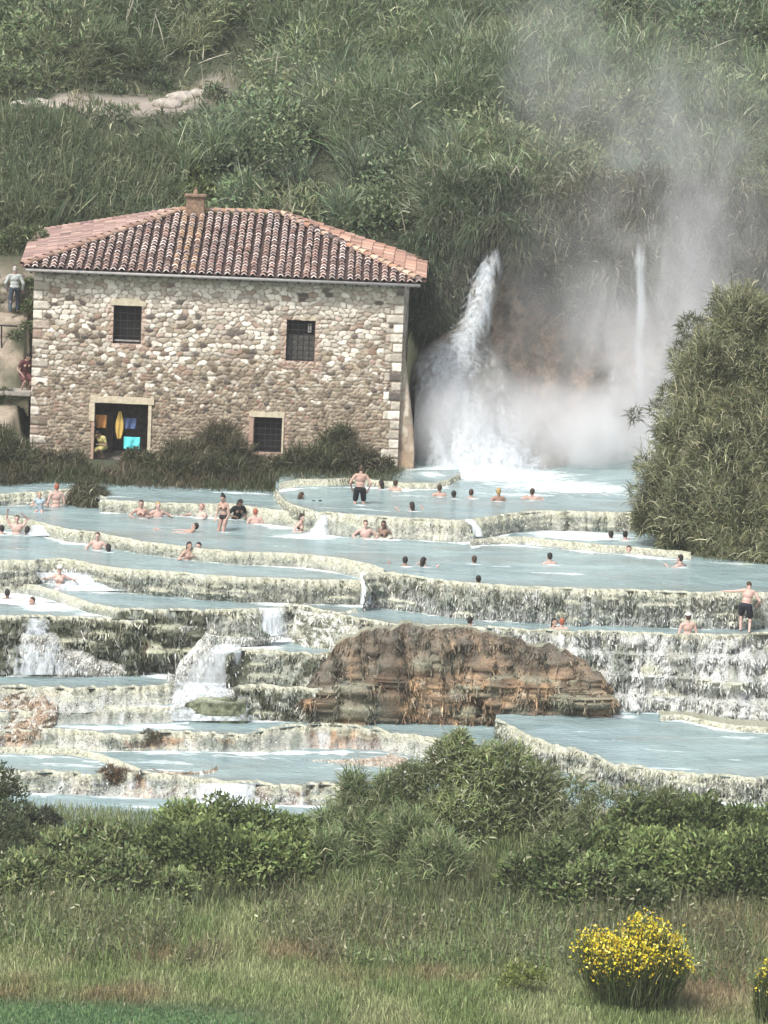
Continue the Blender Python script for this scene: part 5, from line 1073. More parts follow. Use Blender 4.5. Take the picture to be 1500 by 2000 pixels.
# mossy boulder in the cascade
def boulder():
    p = Wz(np.array(425.), np.array(1400.), -4.15); th = np.linspace(0, 2 * math.pi, 60); ph = np.linspace(-.3, math.pi / 2, 30)
    T, H = np.meshgrid(th, ph, indexing='ij'); u = np.stack([np.cos(T) * np.cos(H), np.sin(T) * np.cos(H), np.sin(H)], -1)
    n = fbm(u[..., 0] * 3, u[..., 1] * 3, u[..., 2] * 1.5, 2, 4); n[-1] = n[0]
    sh = np.sign(u) * np.abs(u) ** .7
    G = sh * np.array([.98, .6, .62]) * (.8 + .45 * n)[..., None]; C = mixc((.035, .045, .02), (.17, .19, .12), ss(.4, .65, fbm(u[..., 0] * 9, u[..., 1] * 5, u[..., 2] * 3, 4, 3)))
    C = mixc(C, (.36, .38, .29), ss(.6, .95, u[..., 2]) * ss(.4, .6, n))
    o = mesh_np('mossy_boulder', G.reshape(-1, 3), grid_faces(60, 30), M_TRAV, col=C.reshape(-1, 3), smooth=True)
    o.location = p; tag(o, 'rounded mossy boulder at the foot of the left cascade', 'boulder')
boulder()
# yellow broom
def broom(label, cx, cyb, hpx, wpx, Y, seed, nfl):
    b = pxr(cx, cyb, Y); sc = Y / 8250.; H = hpx * sc; Wd = wpx * sc / 2; root = tag(empty('broom_bush', tuple(b)), label, 'bush', 'yellow flowering brooms in the meadow')
    rng = np.random.default_rng(seed); f = Fol(seed); n = 8500
    a = rng.uniform(0, 2 * math.pi, n); rr = np.sqrt(rng.random(n)); tip = np.stack([np.cos(a) * rr * Wd, np.sin(a) * rr * Wd * .8, H * (.50 + .5 * np.sqrt(np.clip(1 - rr ** 2, 0, 1)) * (.45 + 1.0 * vnoise(np.cos(a) * rr * 3.2, np.sin(a) * rr * 3.2, 0, seed)))], -1); tip *= rng.uniform(.72, 1.12, (n, 1)); tip[:, 0] *= 1 + .35 * (vnoise(a * 1.6, 0, 0, seed) - .5)
    base = np.stack([tip[:, 0] * .62, tip[:, 1] * .6, np.zeros(n)], -1) + rng.normal(0, .13, (n, 3)); d = tip - base; t0 = rng.uniform(0, .75, n)
    P = base + d * t0[:, None]; f.blades(P + b, d + rng.normal(0, .12, (n, 3)), np.linalg.norm(d, axis=1) * (1 - t0) * rng.uniform(.6, 1, n), .022, f.cols(n, (.075, .10, .035), .3, .05), droop=.1, segs=2)
    f.build('stems', root)
    g = Fol(seed + 1); k = rng.integers(0, n, nfl); t = 1 - rng.random(nfl) ** 1.6 * .55; Q = base[k] + d[k] * t[:, None] + rng.normal(0, .035, (nfl, 3))
    keep = rng.random(nfl) < ss(.12, .7, Q[:, 2] / H + .25 * (-Q[:, 0] / Wd) + (vnoise(Q[:, 0] * 5, Q[:, 1] * 5, Q[:, 2] * 5, 3) - .5) * .7); Q = Q[keep]
    g.style(Q + b, unit(rng.normal(0, 1, (len(Q), 3))), 'leaf', (.80, .62, .04), L=.06, Wd=.05, pale=.2, palec=(.85, .74, .2), var=.2)
    g.build('flowers', root, kind='stuff')
broom('big broom bush covered in yellow flowers in the near meadow', 1238, 1955, 160, 240, 98.6, 61, 9000)
broom('yellow flowering broom cut off by the right picture edge', 1520, 1990, 120, 110, 97.6, 62, 2200)
shrub('meadow_bush', 'small light green bush left of the yellow broom', 'bush', [(1015, 1905, 30, 99.5), (1045, 1912, 24, 99.4), (995, 1918, 20, 99.3)], 'leaf', (.18, .22, .06), n=5500, seed=63, L=.07, Wd=.035, pale=.1, up=-.4, stem=.015)
shrub('round_bush', 'bright green rounded bush behind the mill chimney', 'bush', [(330, 330, 52, 166.5), (280, 355, 42, 166), (370, 345, 45, 166), (300, 395, 46, 165), (350, 400, 46, 165), (400, 385, 36, 165.4)], 'leaf', (.14, .18, .065), n=1700, seed=64, alt=(.08, .11, .04), L=.14, Wd=.075, pale=.12, palec=(.3, .34, .16), up=-.6)
# ---- meadow grass
def meadow():
    f = Fol(70); r = f.r; n = 260000
    y = 92 + 22 * r.random(n) ** .9; x = r.uniform(-1, 1, n) * (y * .104 + 4.5); z = ground_z(x, y); P = np.stack([x, y, z], -1)
    px_, py_ = proj(P)
    nz = fbm(x * .8, y * .5, 0, 33, 3); n2 = fbm(x * .35, y * .35, 0, 34, 3)
    C = mixc((.19, .25, .10), (.31, .34, .17), ss(.35, .65, nz)); C = mixc(C, (.12, .155, .07), ss(1800, 1740, py_) * .6)
    def zone(cx, cy, rx, ry): return np.exp(-(((px_ - cx) / rx) ** 2 + ((py_ - cy) / ry) ** 2) ** 1.5)
    red = np.maximum.reduce([zone(240, 1865, 170, 26), zone(600, 1868, 110, 18), zone(790, 1915, 160, 28) * .8, zone(230, 1955, 90, 22), zone(40, 1945, 70, 24)])
    C = mixc(C, (.26, .15, .10), np.clip(red * ss(.3, .6, nz) * .75, 0, .55))
    dry = np.maximum(zone(1390, 1930, 110, 60), zone(1420, 1830, 160, 40) * .8); C = mixc(C, (.30, .21, .14), dry * .75)
    lawn = ss(1955, 1975, py_ + (px_ - 300) * -.03) * ss(760, 380, px_); C = mixc(C, (.10, .165, .08), lawn)
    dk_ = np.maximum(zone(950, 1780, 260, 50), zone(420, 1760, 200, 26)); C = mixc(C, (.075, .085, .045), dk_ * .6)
    C = C * np.exp(r.normal(0, .28, (n, 1))); Lg = r.uniform(.12, .34, n) * (1 + .6 * ss(1880, 1780, py_)) * (1 - .7 * lawn) * (1 + .5 * (n2 - .5))
    m = r.random(n) < .035; C[m] = np.array((.42, .40, .26)) * r.uniform(.7, 1.1, (m.sum(), 1))
    f.blades(P, r.normal(0, .3, (n, 3)) + [0, 0, 1], Lg, .022 * r.uniform(.6, 1.5, n), np.clip(C, .01, .8), droop=r.uniform(0, .6, n), segs=1)
    f.build('meadow_grass', kind='stuff', label='rough meadow grass with reddish patches in the foreground')
meadow()
def weeds():
    """tall stems along the near bank"""
    f = Fol(71); r = f.r; n = 9000
    px_ = r.uniform(-40, 1540, n); Y = r.uniform(101, 108.5, n); x = (px_ - 750) / 8250 * Y; k = fbm(x * .6, Y * .4, 0, 90, 3) > .44; x, Y = x[k], Y[k]; n = len(x)
    P = np.stack([x, Y, ground_z(x, Y)], -1)
    f.style(P, np.zeros((n, 3)), 'grass', (.20, .255, .11), L=.7, Wd=.026, alt=(.17, .14, .09), altf=.8, pale=.12, droop=r.uniform(0, .3, n), sc=.5)
    Q = P + np.stack([r.normal(0, .06, n), r.normal(0, .06, n), r.uniform(.2, .7, n)], -1); f.style(Q, unit(r.normal(0, 1, (n, 3))), 'leaf', (.12, .14, .07), L=.11, Wd=.05, pale=.1)
    f.build('bank_weeds', kind='stuff', label='tall weeds and stalks along the near bank')
weeds()

def bank():
    """matted growth where the mill bank meets the water"""
    f = Fol(91); r = f.r; n = 26000; x = r.uniform(-17, 1.0, n); y = r.uniform(141.6, 147.3, n)
    k = ~((x > -10.6) & (x < -9.2) & (y > 144)); x, y = x[k], y[k]; n = len(x); P = np.stack([x, y, ground_z(x, y)], -1)
    f.style(P, np.zeros((n, 3)), 'grass', (.07, .08, .042), L=.36, Wd=.03, alt=(.11, .09, .06), altf=.8, pale=.04, palec=(.28, .26, .18), droop=r.uniform(.2, 1.2, n), sc=.6)
    f.build('bank_undergrowth', kind='stuff', label='matted brownish undergrowth between the mill and the water')
    # the riverside shrub gets long loose arching sprays
bank()
shrub('riverside_shrub', 'loose arching canes sticking out of the drooping shrub at the right', 'shrub',
      [(1440, 620, 60, 138.5), (1380, 720, 60, 138), (1350, 830, 60, 137), (1310, 920, 55, 136.6), (1280, 985, 45, 136.2), (1330, 1010, 60, 135.2), (1420, 960, 80, 134.8), (1430, 1070, 60, 134.2), (1500, 860, 80, 135.5)],
      'cane', (.20, .21, .115), n=420, base=(11.8, 138.8, -1.2), seed=7, L=.5, Wd=.022, pale=.3, palec=(.42, .41, .27), up=-.6, stem=.05, lump=.6)

def pathside():
    f = Fol(92); r = f.r; n = 9000; x = r.uniform(-17, -5.5, n); y = r.uniform(165, 180, n); k = (vnoise(x * .9, y * .9, 0, 66) > .6) | (y < 168.5); x, y = x[k], y[k]; n = len(x)
    f.style(np.stack([x, y, ground_z(x, y)], -1), np.zeros((n, 3)), 'grass', (.13, .16, .08), L=.26, Wd=.04, alt=(.2, .18, .11), altf=.7, pale=.1, droop=r.uniform(.1, .8, n))
    for j in range(12):
        a, b = r.uniform(-16, -5), r.uniform(168, 179); R_ = r.uniform(.3, .7); f.blob((a, b, float(ground_z(a, b)) + R_ * .3), R_, 260, 'leaf', np.array(OLIVE) * r.uniform(.8, 1.4), L=.14, Wd=.07)
    f.build('path_side_growth', kind='stuff', label='tufts of grass and weeds along the bare path on the hill')
    BL_ = ['pale boulder at the top left of the bare hill path', 'pale boulder in the middle of the left pile on the hill path', 'pale boulder at the right end of the left pile on the hill path', 'grey boulder where the hill path narrows', 'small grey boulder just right of the narrowing hill path', 'last small boulder at the right end of the hill path', 'pale boulder lying higher on the hill path at the left edge']
    rng = np.random.default_rng(8)
    for j in range(7):
        a, b = [(-15.3, 171.6), (-14.6, 172.2), (-13.9, 171.9), (-9.6, 174.2), (-9.0, 174.9), (-8.3, 175.0), (-15.0, 173.4)][j]
        R_ = rng.uniform(.25, .5); m = MB(); m.ball((0, 0, 0), (R_ * 1.4, R_, R_ * .6), 3)
        for v in m.bm.verts: v.co *= .75 + .5 * float(fbm(v.co.x * 3 + j, v.co.y * 3, v.co.z * 4, 5, 3))
        o = m.build('path_boulder', simple('pale_rock%d' % j, (.33, .3, .26), .9, .3, 6, .6)); o.location = (a, b, float(ground_z(a, b)) + .05)
        tag(o, BL_[j], 'boulder', 'boulders along the hill path')
pathside()

shrub('bank_bush', 'green bushes filling the gap between the walking man and the mill', 'bush', [(54, 560, 16, 152.6), (60, 600, 16, 152.2), (55, 640, 13, 151.8), (30, 660, 13, 151.6), (66, 470, 30, 156), (30, 470, 30, 156), (0, 480, 26, 156), (-20, 560, 22, 154)], 'leaf', (.10, .13, .06), n=3600, seed=81, base=(-12.9, 153, 3.4), L=.11, Wd=.05, pale=.08, up=-.6)
shrub('bank_bush', 'dark weeds growing over the arched culvert at the left edge', 'bush', [(10, 775, 16, 149.3), (-15, 780, 20, 149.3), (5, 850, 18, 148.8), (50, 880, 20, 148), (-10, 880, 26, 148)], 'spray', (.075, .09, .05), n=3600, seed=82, base=(-13.4, 149, .2), L=.2, Wd=.025, pale=.06, up=-.8)

def outer_scrub():
    rng = np.random.default_rng(44); f = Fol(93)
    for j in range(150):
        x = rng.uniform(-27, -15.6) if j % 2 else rng.uniform(15, 27); y = rng.uniform(108, 158); R_ = rng.uniform(.8, 1.7); c = np.array(mixc(OLIVE, OLIVE2, rng.random())) * rng.uniform(.7, 1.3)
        f.blob((x, y, float(ground_z(x, y)) + R_ * .4), (R_, R_, R_), 420, rng.choice(['leaf', 'cane', 'spray']), c, L=None, alt=DGREEN)
    n = 30000; x = rng.uniform(13.5, 27, n) * rng.choice([-1, 1], n); y = rng.uniform(104, 158, n); k = (np.abs(x) > 14.6) | (y < 111); x, y = x[k], y[k]; n = len(x)
    f.style(np.stack([x, y, ground_z(x, y)], -1), np.zeros((n, 3)), 'grass', (.13, .16, .08), L=.5, Wd=.04)
    f.build('outer_scrub', kind='stuff', label='scrub and rough grass on both sides of the pools')
outer_scrub()

# ------------------------------------------------------------------ people
class Prim:
    """overlapping tapered limbs and ellipsoids fused by a voxel remesh into one skin"""
    def __init__(s): s.bm = bmesh.new()
    def ell(s, c, r, q=None, n=2):
        g = bmesh.ops.create_icosphere(s.bm, subdivisions=n, radius=1)['verts']
        m = Matrix.Translation(c) @ (q.to_4x4() if q is not None else Matrix.Identity(4)) @ Matrix.Diagonal((*r, 1)); bmesh.ops.transform(s.bm, matrix=m, verts=g)
    def cap(s, a, b, r0, r1, n=12):
        a, b = Vector(a), Vector(b); d = b - a
        if d.length < 1e-4: return
        q = d.to_track_quat('Z', 'Y').to_matrix().to_4x4()
        g = bmesh.ops.create_cone(s.bm, cap_ends=True, segments=n, radius1=r0, radius2=r1, depth=d.length)['verts']
        bmesh.ops.transform(s.bm, matrix=Matrix.Translation((a + b) / 2) @ q, verts=g)
        s.ell(a, (r0,) * 3); s.ell(b, (r1,) * 3)
    def fuse(s, name, mat, parent, voxel=.013, it=2):
        me = bpy.data.meshes.new(name); s.bm.to_mesh(me); s.bm.free()
        o = bpy.data.objects.new(name, me); COL.objects.link(o)
        r = o.modifiers.new('r', 'REMESH'); r.mode = 'VOXEL'; r.voxel_size = voxel; r.use_smooth_shade = True
        if it: sm = o.modifiers.new('s', 'SMOOTH'); sm.iterations = it; sm.factor = .5
        dg = bpy.context.evaluated_depsgraph_get(); m2 = bpy.data.meshes.new_from_object(o.evaluated_get(dg)); o.modifiers.clear(); o.data = m2; bpy.data.meshes.remove(me)
        m2.name = name; m2.materials.clear(); m2.materials.append(mat); o.parent = parent
        return o
def ik(a, b, l1, l2, hint):
    a, b, hint = Vector(a), Vector(b), Vector(hint); d = b - a; L_ = min(d.length, (l1 + l2) * .995); d.normalize(); b = a + d * L_
    x = (l1 * l1 - l2 * l2 + L_ * L_) / (2 * L_); h = math.sqrt(max(l1 * l1 - x * x, 1e-6)); hp = hint - d * hint.dot(d)
    hp = hp.normalized() if hp.length > 1e-5 else Vector((0, 0, 1)); return a + d * x + hp * h, b
M_HAIR = {k: simple('hair_' + k, c, .6, .3, 30, .3, 40) for k, c in {'black': (.018, .015, .014), 'brown': (.055, .035, .022), 'blond': (.36, .25, .10), 'red': (.30, .10, .06), 'grey': (.38, .37, .35), 'white': (.72, .71, .68)}.items()}
def cl(name, c): return simple(name, c, .8, .2, 12, .2)
M_CL = {'navy': cl('navy_fabric', (.018, .02, .032)), 'black': cl('black_fabric', (.013, .013, .016)), 'grey': cl('grey_fabric', (.36, .39, .38)), 'jeans': cl('denim', (.05, .065, .09)), 'wine': cl('wine_fabric', (.10, .035, .04)), 'yellow': cl('yellow_fabric', (.42, .38, .16)), 'white': cl('white_fabric', (.7, .7, .68)), 'green': cl('green_fabric', (.03, .09, .08)), 'skyblue': cl('blue_fabric', (.3, .38, .42))}
M_EYE = simple('eye_dark', (.02, .015, .012), .3, 0, 1, 0)
def person(label, px, py, z, yaw=0.0, pelvis=-.25, lean=0.0, side=0.0, head=(0, 0), hands=None, feet=None, hair='brown', style='short', skin=0, wear=None, top=None, scale=1.0, female=False, group='bathers in the warm pools', Y=None, bag=None, hat=None):
    """px,py: photo pixel of the point where the body crosses water/ground level z. yaw 0 faces away from the camera.
    local frame: x right, y forward, z up, origin on the water or ground surface. pelvis: height of the hips"""
    p = Wz(np.array(float(px)), np.array(float(py)), z) if Y is None else Wy(np.array(float(px)), np.array(float(py)), Y)
    root = tag(empty('person', tuple(map(float, p)), yaw), label, 'person', group)
    root.scale = (scale,) * 3
    V = Vector; P0 = V((0, 0, pelvis)); T = Matrix.Rotation(side, 3, 'Y') @ Matrix.Rotation(-lean, 3, 'X')
    def t(x, y, zz): return P0 + T @ V((x, y, zz))
    sw = .175 if female else .20; hw = .10
    chest = t(0, .0, .30); neck = t(0, -.01, .50); 
    HR = T @ Matrix.Rotation(head[0], 3, 'Z') @ Matrix.Rotation(-head[1], 3, 'X')
    hb = t(0, -.01, .55); hc = hb + HR @ V((0, .02, .125))
    b = Prim()
    b.ell(t(0, 0, .02), (.165, .115, .12), T); b.ell(t(0, .0, .16), (.135 if female else .15, .10, .13), T); b.ell(t(0, .0, .34), (.155 if female else .18, .115, .15), T)
    b.cap(t(-sw * .75, -.01, .44), t(sw * .75, -.01, .44), .075, .075); b.cap(t(0, -.01, .42), hb + V((0, 0, .03)), .062, .055)
    if female: b.ell(t(-.075, .10, .34), (.06, .05, .06)); b.ell(t(.075, .10, .34), (.06, .05, .06))
    b.ell(hc, (.078, .095, .108), HR); b.ell(hc + HR @ V((0, .035, -.065)), (.055, .055, .055), HR); b.ell(hc + HR @ V((0, .088, -.105)), (.026, .022, .022), HR)
    b.ell(hc + HR @ V((0, .102, -.02)), (.016, .026, .03), HR); b.ell(hc + HR @ V((0, .096, -.062)), (.028, .013, .010), HR)
    for sx in (-1, 1): b.ell(hc + HR @ V((sx * .080, .0, -.015)), (.014, .022, .034), HR)
    hands = hands or {}; ends = {}
    for sx, k in ((-1, 'L'), (1, 'R')):
        sh = t(sx * sw, -.01, .43); hd = hands.get(k)
        if hd is None: hd = sh + V((sx * .06, .08, -.52))
        else: hd = V(hd)
        el, hd = ik(sh, hd, .29, .26, V((sx * .7, -.7, -.4)))
        b.cap(sh, el, .052 if not female else .044, .042 if not female else .036); b.cap(el, hd, .042 if not female else .036, .026)
        d = (hd - el).normalized(); sd_ = d.cross(V((0, 0, 1))); sd_ = sd_.normalized() if sd_.length > .1 else V((1, 0, 0)); up_ = sd_.cross(d)
        q = d.to_track_quat('Y', 'Z').to_matrix(); b.ell(hd + d * .045, (.040, .052, .018), q)
        for i in range(4):
            o_ = hd + d * .08 + sd_ * (i - 1.5) * .022; l = (.062, .075, .078, .06)[i] if sx > 0 else (.06, .078, .075, .062)[i]
            k1 = o_ + d * l * .55 - up_ * .008; b.cap(o_, k1, .0095, .009, 8); b.cap(k1, k1 + d * l * .45 - up_ * .018, .009, .008, 8)
        o_ = hd + d * .03 - sd_ * sx * .032; b.cap(o_, o_ + d * .035 - sd_ * sx * .03, .012, .010, 8); b.cap(o_ + d * .035 - sd_ * sx * .03, o_ + d * .065 - sd_ * sx * .035, .010, .009, 8)
        ends[k] = (sh, el, hd)
    feet = feet or {}; legs = {}
    for sx, k in ((-1, 'L'), (1, 'R')):
        hp = P0 + T @ V((sx * hw, 0, -.02)); ft = V(feet.get(k, (sx * .12, .35, pelvis - .45)))
        kn, an = ik(hp, ft, .43, .42, V((sx * .1, 1, .15))); b.cap(hp, kn, .085, .056); b.cap(kn, an, .056, .038); b.ell(kn + (an - kn) * .3 + V((0, -.018, 0)), (.052, .052, .10))
        b.cap(an + V((0, -.03, -.045)), an + V((0, .13, -.06)), .036, .028); legs[k] = (hp, kn, an)
    b.fuse('body', M_SKIN[skin], root, .012)
    # eyes
    for sx in (-1, 1): MB().ball(hc + HR @ V((sx * .030, .088, .0)), .011, 1).build('eye', M_EYE, root, True)
    # hair
    h = Prim(); hl = HR
    if style != 'bald':
        h.ell(hc + hl @ V((0, -.018, .022)), (.088, .100, .105), hl)
        if style in ('short',): h.ell(hc + hl @ V((0, -.04, -.02)), (.078, .075, .09), hl)
        if style == 'bun': h.ell(hc + hl @ V((0, -.085, .095)), (.045, .045, .042), hl); h.ell(hc + hl @ V((0, -.05, -.02)), (.078, .07, .08), hl)
        if style == 'top': h.ell(hc + hl @ V((0, -.01, .145)), (.05, .05, .055), hl); h.ell(hc + hl @ V((0, -.05, -.01)), (.078, .07, .08), hl)
        if style == 'long': h.cap(hc + hl @ V((0, -.06, -.01)), hc + hl @ V((0, -.09, -.20)), .08, .055); h.ell(hc + hl @ V((0, -.05, -.04)), (.088, .07, .10), hl)
        ho = h.fuse('hair', M_HAIR[hair], root, .011)
        # clear the face: push hair vertices in front of the brow back under the skin
        co = np.zeros(len(ho.data.vertices) * 3, np.float32); ho.data.vertices.foreach_get('co', co); co = co.reshape(-1, 3); Mi = np.array(HR.transposed()); lc = (co - np.array(hc)) @ Mi.T
        m_ = (lc[:, 1] > .035) & (lc[:, 2] < .055); lc[m_, 1] = .03 + (lc[m_, 1] - .035) * .1; lc[m_, 0] *= .8; ho.data.vertices.foreach_set('co', (lc @ Mi + np.array(hc)).astype(np.float32).ravel())
    else: h.bm.free()
    if hat:
        k = Prim(); k.ell(hc + hl @ V((0, 0, .07)), (.10, .115, .075), hl); k.ell(hc + hl @ V((0, .10, .055)), (.075, .085, .012), hl); k.fuse('cap', M_HAIR[hat] if hat in M_HAIR else M_CL[hat], root, .012)
    def garment(name, mat, what, pad=.016):
        g = Prim()
        if 'hips' in what:
            g.ell(t(0, 0, .03), (.165 + pad, .115 + pad, .115), T)
        if 'short' in what or 'long' in what:
            g.ell(t(0, 0, .0), (.172 + pad, .12 + pad, .12), T)
            for k in 'LR':
                hp, kn, an = legs[k]
                if 'long' in what: g.cap(hp, kn, .088 + pad, .062 + pad); g.cap(kn, an, .062 + pad, .048 + pad)
                else: g.cap(hp, hp + (kn - hp) * .85, .092 + pad, .078 + pad)
        if 'torso' in what:
            g.ell(t(0, 0, .04), (.17 + pad, .12 + pad, .12), T); g.ell(t(0, 0, .16), (.15 + pad, .105 + pad, .14), T); g.ell(t(0, 0, .34), (.175 + pad, .118 + pad, .15), T); g.cap(t(-sw * .8, -.01, .43), t(sw * .8, -.01, .43), .08 + pad * .5, .08 + pad * .5)
        if 'sleeve' in what or 'tee' in what:
            for k in 'LR':
                sh, el, hd = ends[k]; g.cap(sh, el if 'sleeve' in what else sh + (el - sh) * .6, .056 + pad, .046 + pad)
                if 'sleeve' in what: g.cap(el, hd, .045 + pad, .032 + pad)
        if 'suit' in what: g.ell(t(0, 0, .16), (.14 + pad, .105 + pad * .6, .15), T); g.ell(t(0, .02, .31), (.15 + pad, .115 + pad, .09), T)
        if 'bra' in what: g.ell(t(0, .01, .335), (.158 + pad, .13 + pad, .05), T)
        return g.fuse(name, mat, root, .013)
    for (nm, mt, wh) in (wear or []): garment(nm, M_CL[mt], wh)
    return root
FACE = math.pi
swim = lambda c: [('swim_shorts', c, 'short')]
# standing and walking figures
person('man in black shorts standing knee deep with his back to the camera', 702, 984, 0, yaw=.05, pelvis=.50, lean=.08, side=.03, head=(-.3, .25), hands={'L': (-.27, .05, .50), 'R': (.28, .04, .48)}, feet={'L': (-.14, 0, -.30), 'R': (.15, .03, -.30)}, hair='brown', skin=0, wear=swim('black'), group=None)
person('sunburnt man in dark shorts wading at right, one arm stretched to the rim', 1455, 1222, -1.65, Y=126.85, yaw=-.12, pelvis=.62, lean=.25, side=.12, head=(.3, .7), hands={'L': (-.78, .22, .98), 'R': (.34, .22, .62)}, feet={'L': (-.14, .12, -.10), 'R': (.14, -.06, -.12)}, hair='brown', skin=3, wear=swim('navy'), group=None)
person('woman in a black swimsuit with a topknot standing knee deep', 436, 1036, -.6, yaw=FACE - .7, pelvis=.42, lean=.05, head=(.2, .3), hands={'L': (-.22, .16, .35), 'R': (.15, .22, .42)}, feet={'L': (-.09, .02, -.42), 'R': (.10, .0, -.42)}, hair='black', style='top', skin=0, female=True, wear=[('bikini_bottom', 'black', 'hips'), ('swim_top', 'black', 'bra')], group=None)
person('person with long dark hair crouching behind the woman in black', 462, 1012, -.6, yaw=FACE + .5, pelvis=-.05, lean=.3, head=(0, .4), hands={'L': (-.2, .25, .1), 'R': (.2, .25, .1)}, hair='black', style='long', skin=2, female=True, wear=[('dark_top', 'black', 'torso tee')], group=None)
person('man in a grey jacket and jeans walking uphill left of the mill', 27, 611, 4.4, Y=152.1, yaw=.1, pelvis=.90, lean=.08, head=(0, .1), hands={'L': (-.27, .08, .86), 'R': (.30, .1, .84)}, feet={'L': (-.14, -.18, .08), 'R': (.13, .2, .10)}, hair='grey', skin=1, wear=[('jacket', 'grey', 'torso sleeve'), ('jeans', 'jeans', 'long')], group=None)
person('dark haired woman in a wine red dress on the lower path by the mill corner', 46, 762, 2.0, Y=149.9, yaw=FACE + .6, pelvis=.62, lean=.35, head=(.1, .3), hands={'L': (-.24, .22, .62), 'R': (.22, .25, .6)}, feet={'L': (-.12, .1, .06), 'R': (.12, .05, .06)}, hair='black', style='long', skin=0, female=True, wear=[('dress', 'wine', 'torso short tee')], group=None)
person('person in yellow clothing crouching in the mill doorway', 201, 893, .3, Y=YF + .25, yaw=FACE - .6, pelvis=.42, lean=.5, head=(0, .4), hands={'L': (-.1, .35, .55), 'R': (.2, .35, .9)}, feet={'L': (-.12, .1, .08), 'R': (.12, .02, .08)}, hair='black', skin=1, wear=[('yellow_shirt', 'yellow', 'torso tee'), ('shorts', 'yellow', 'short')], group=None, scale=.9)
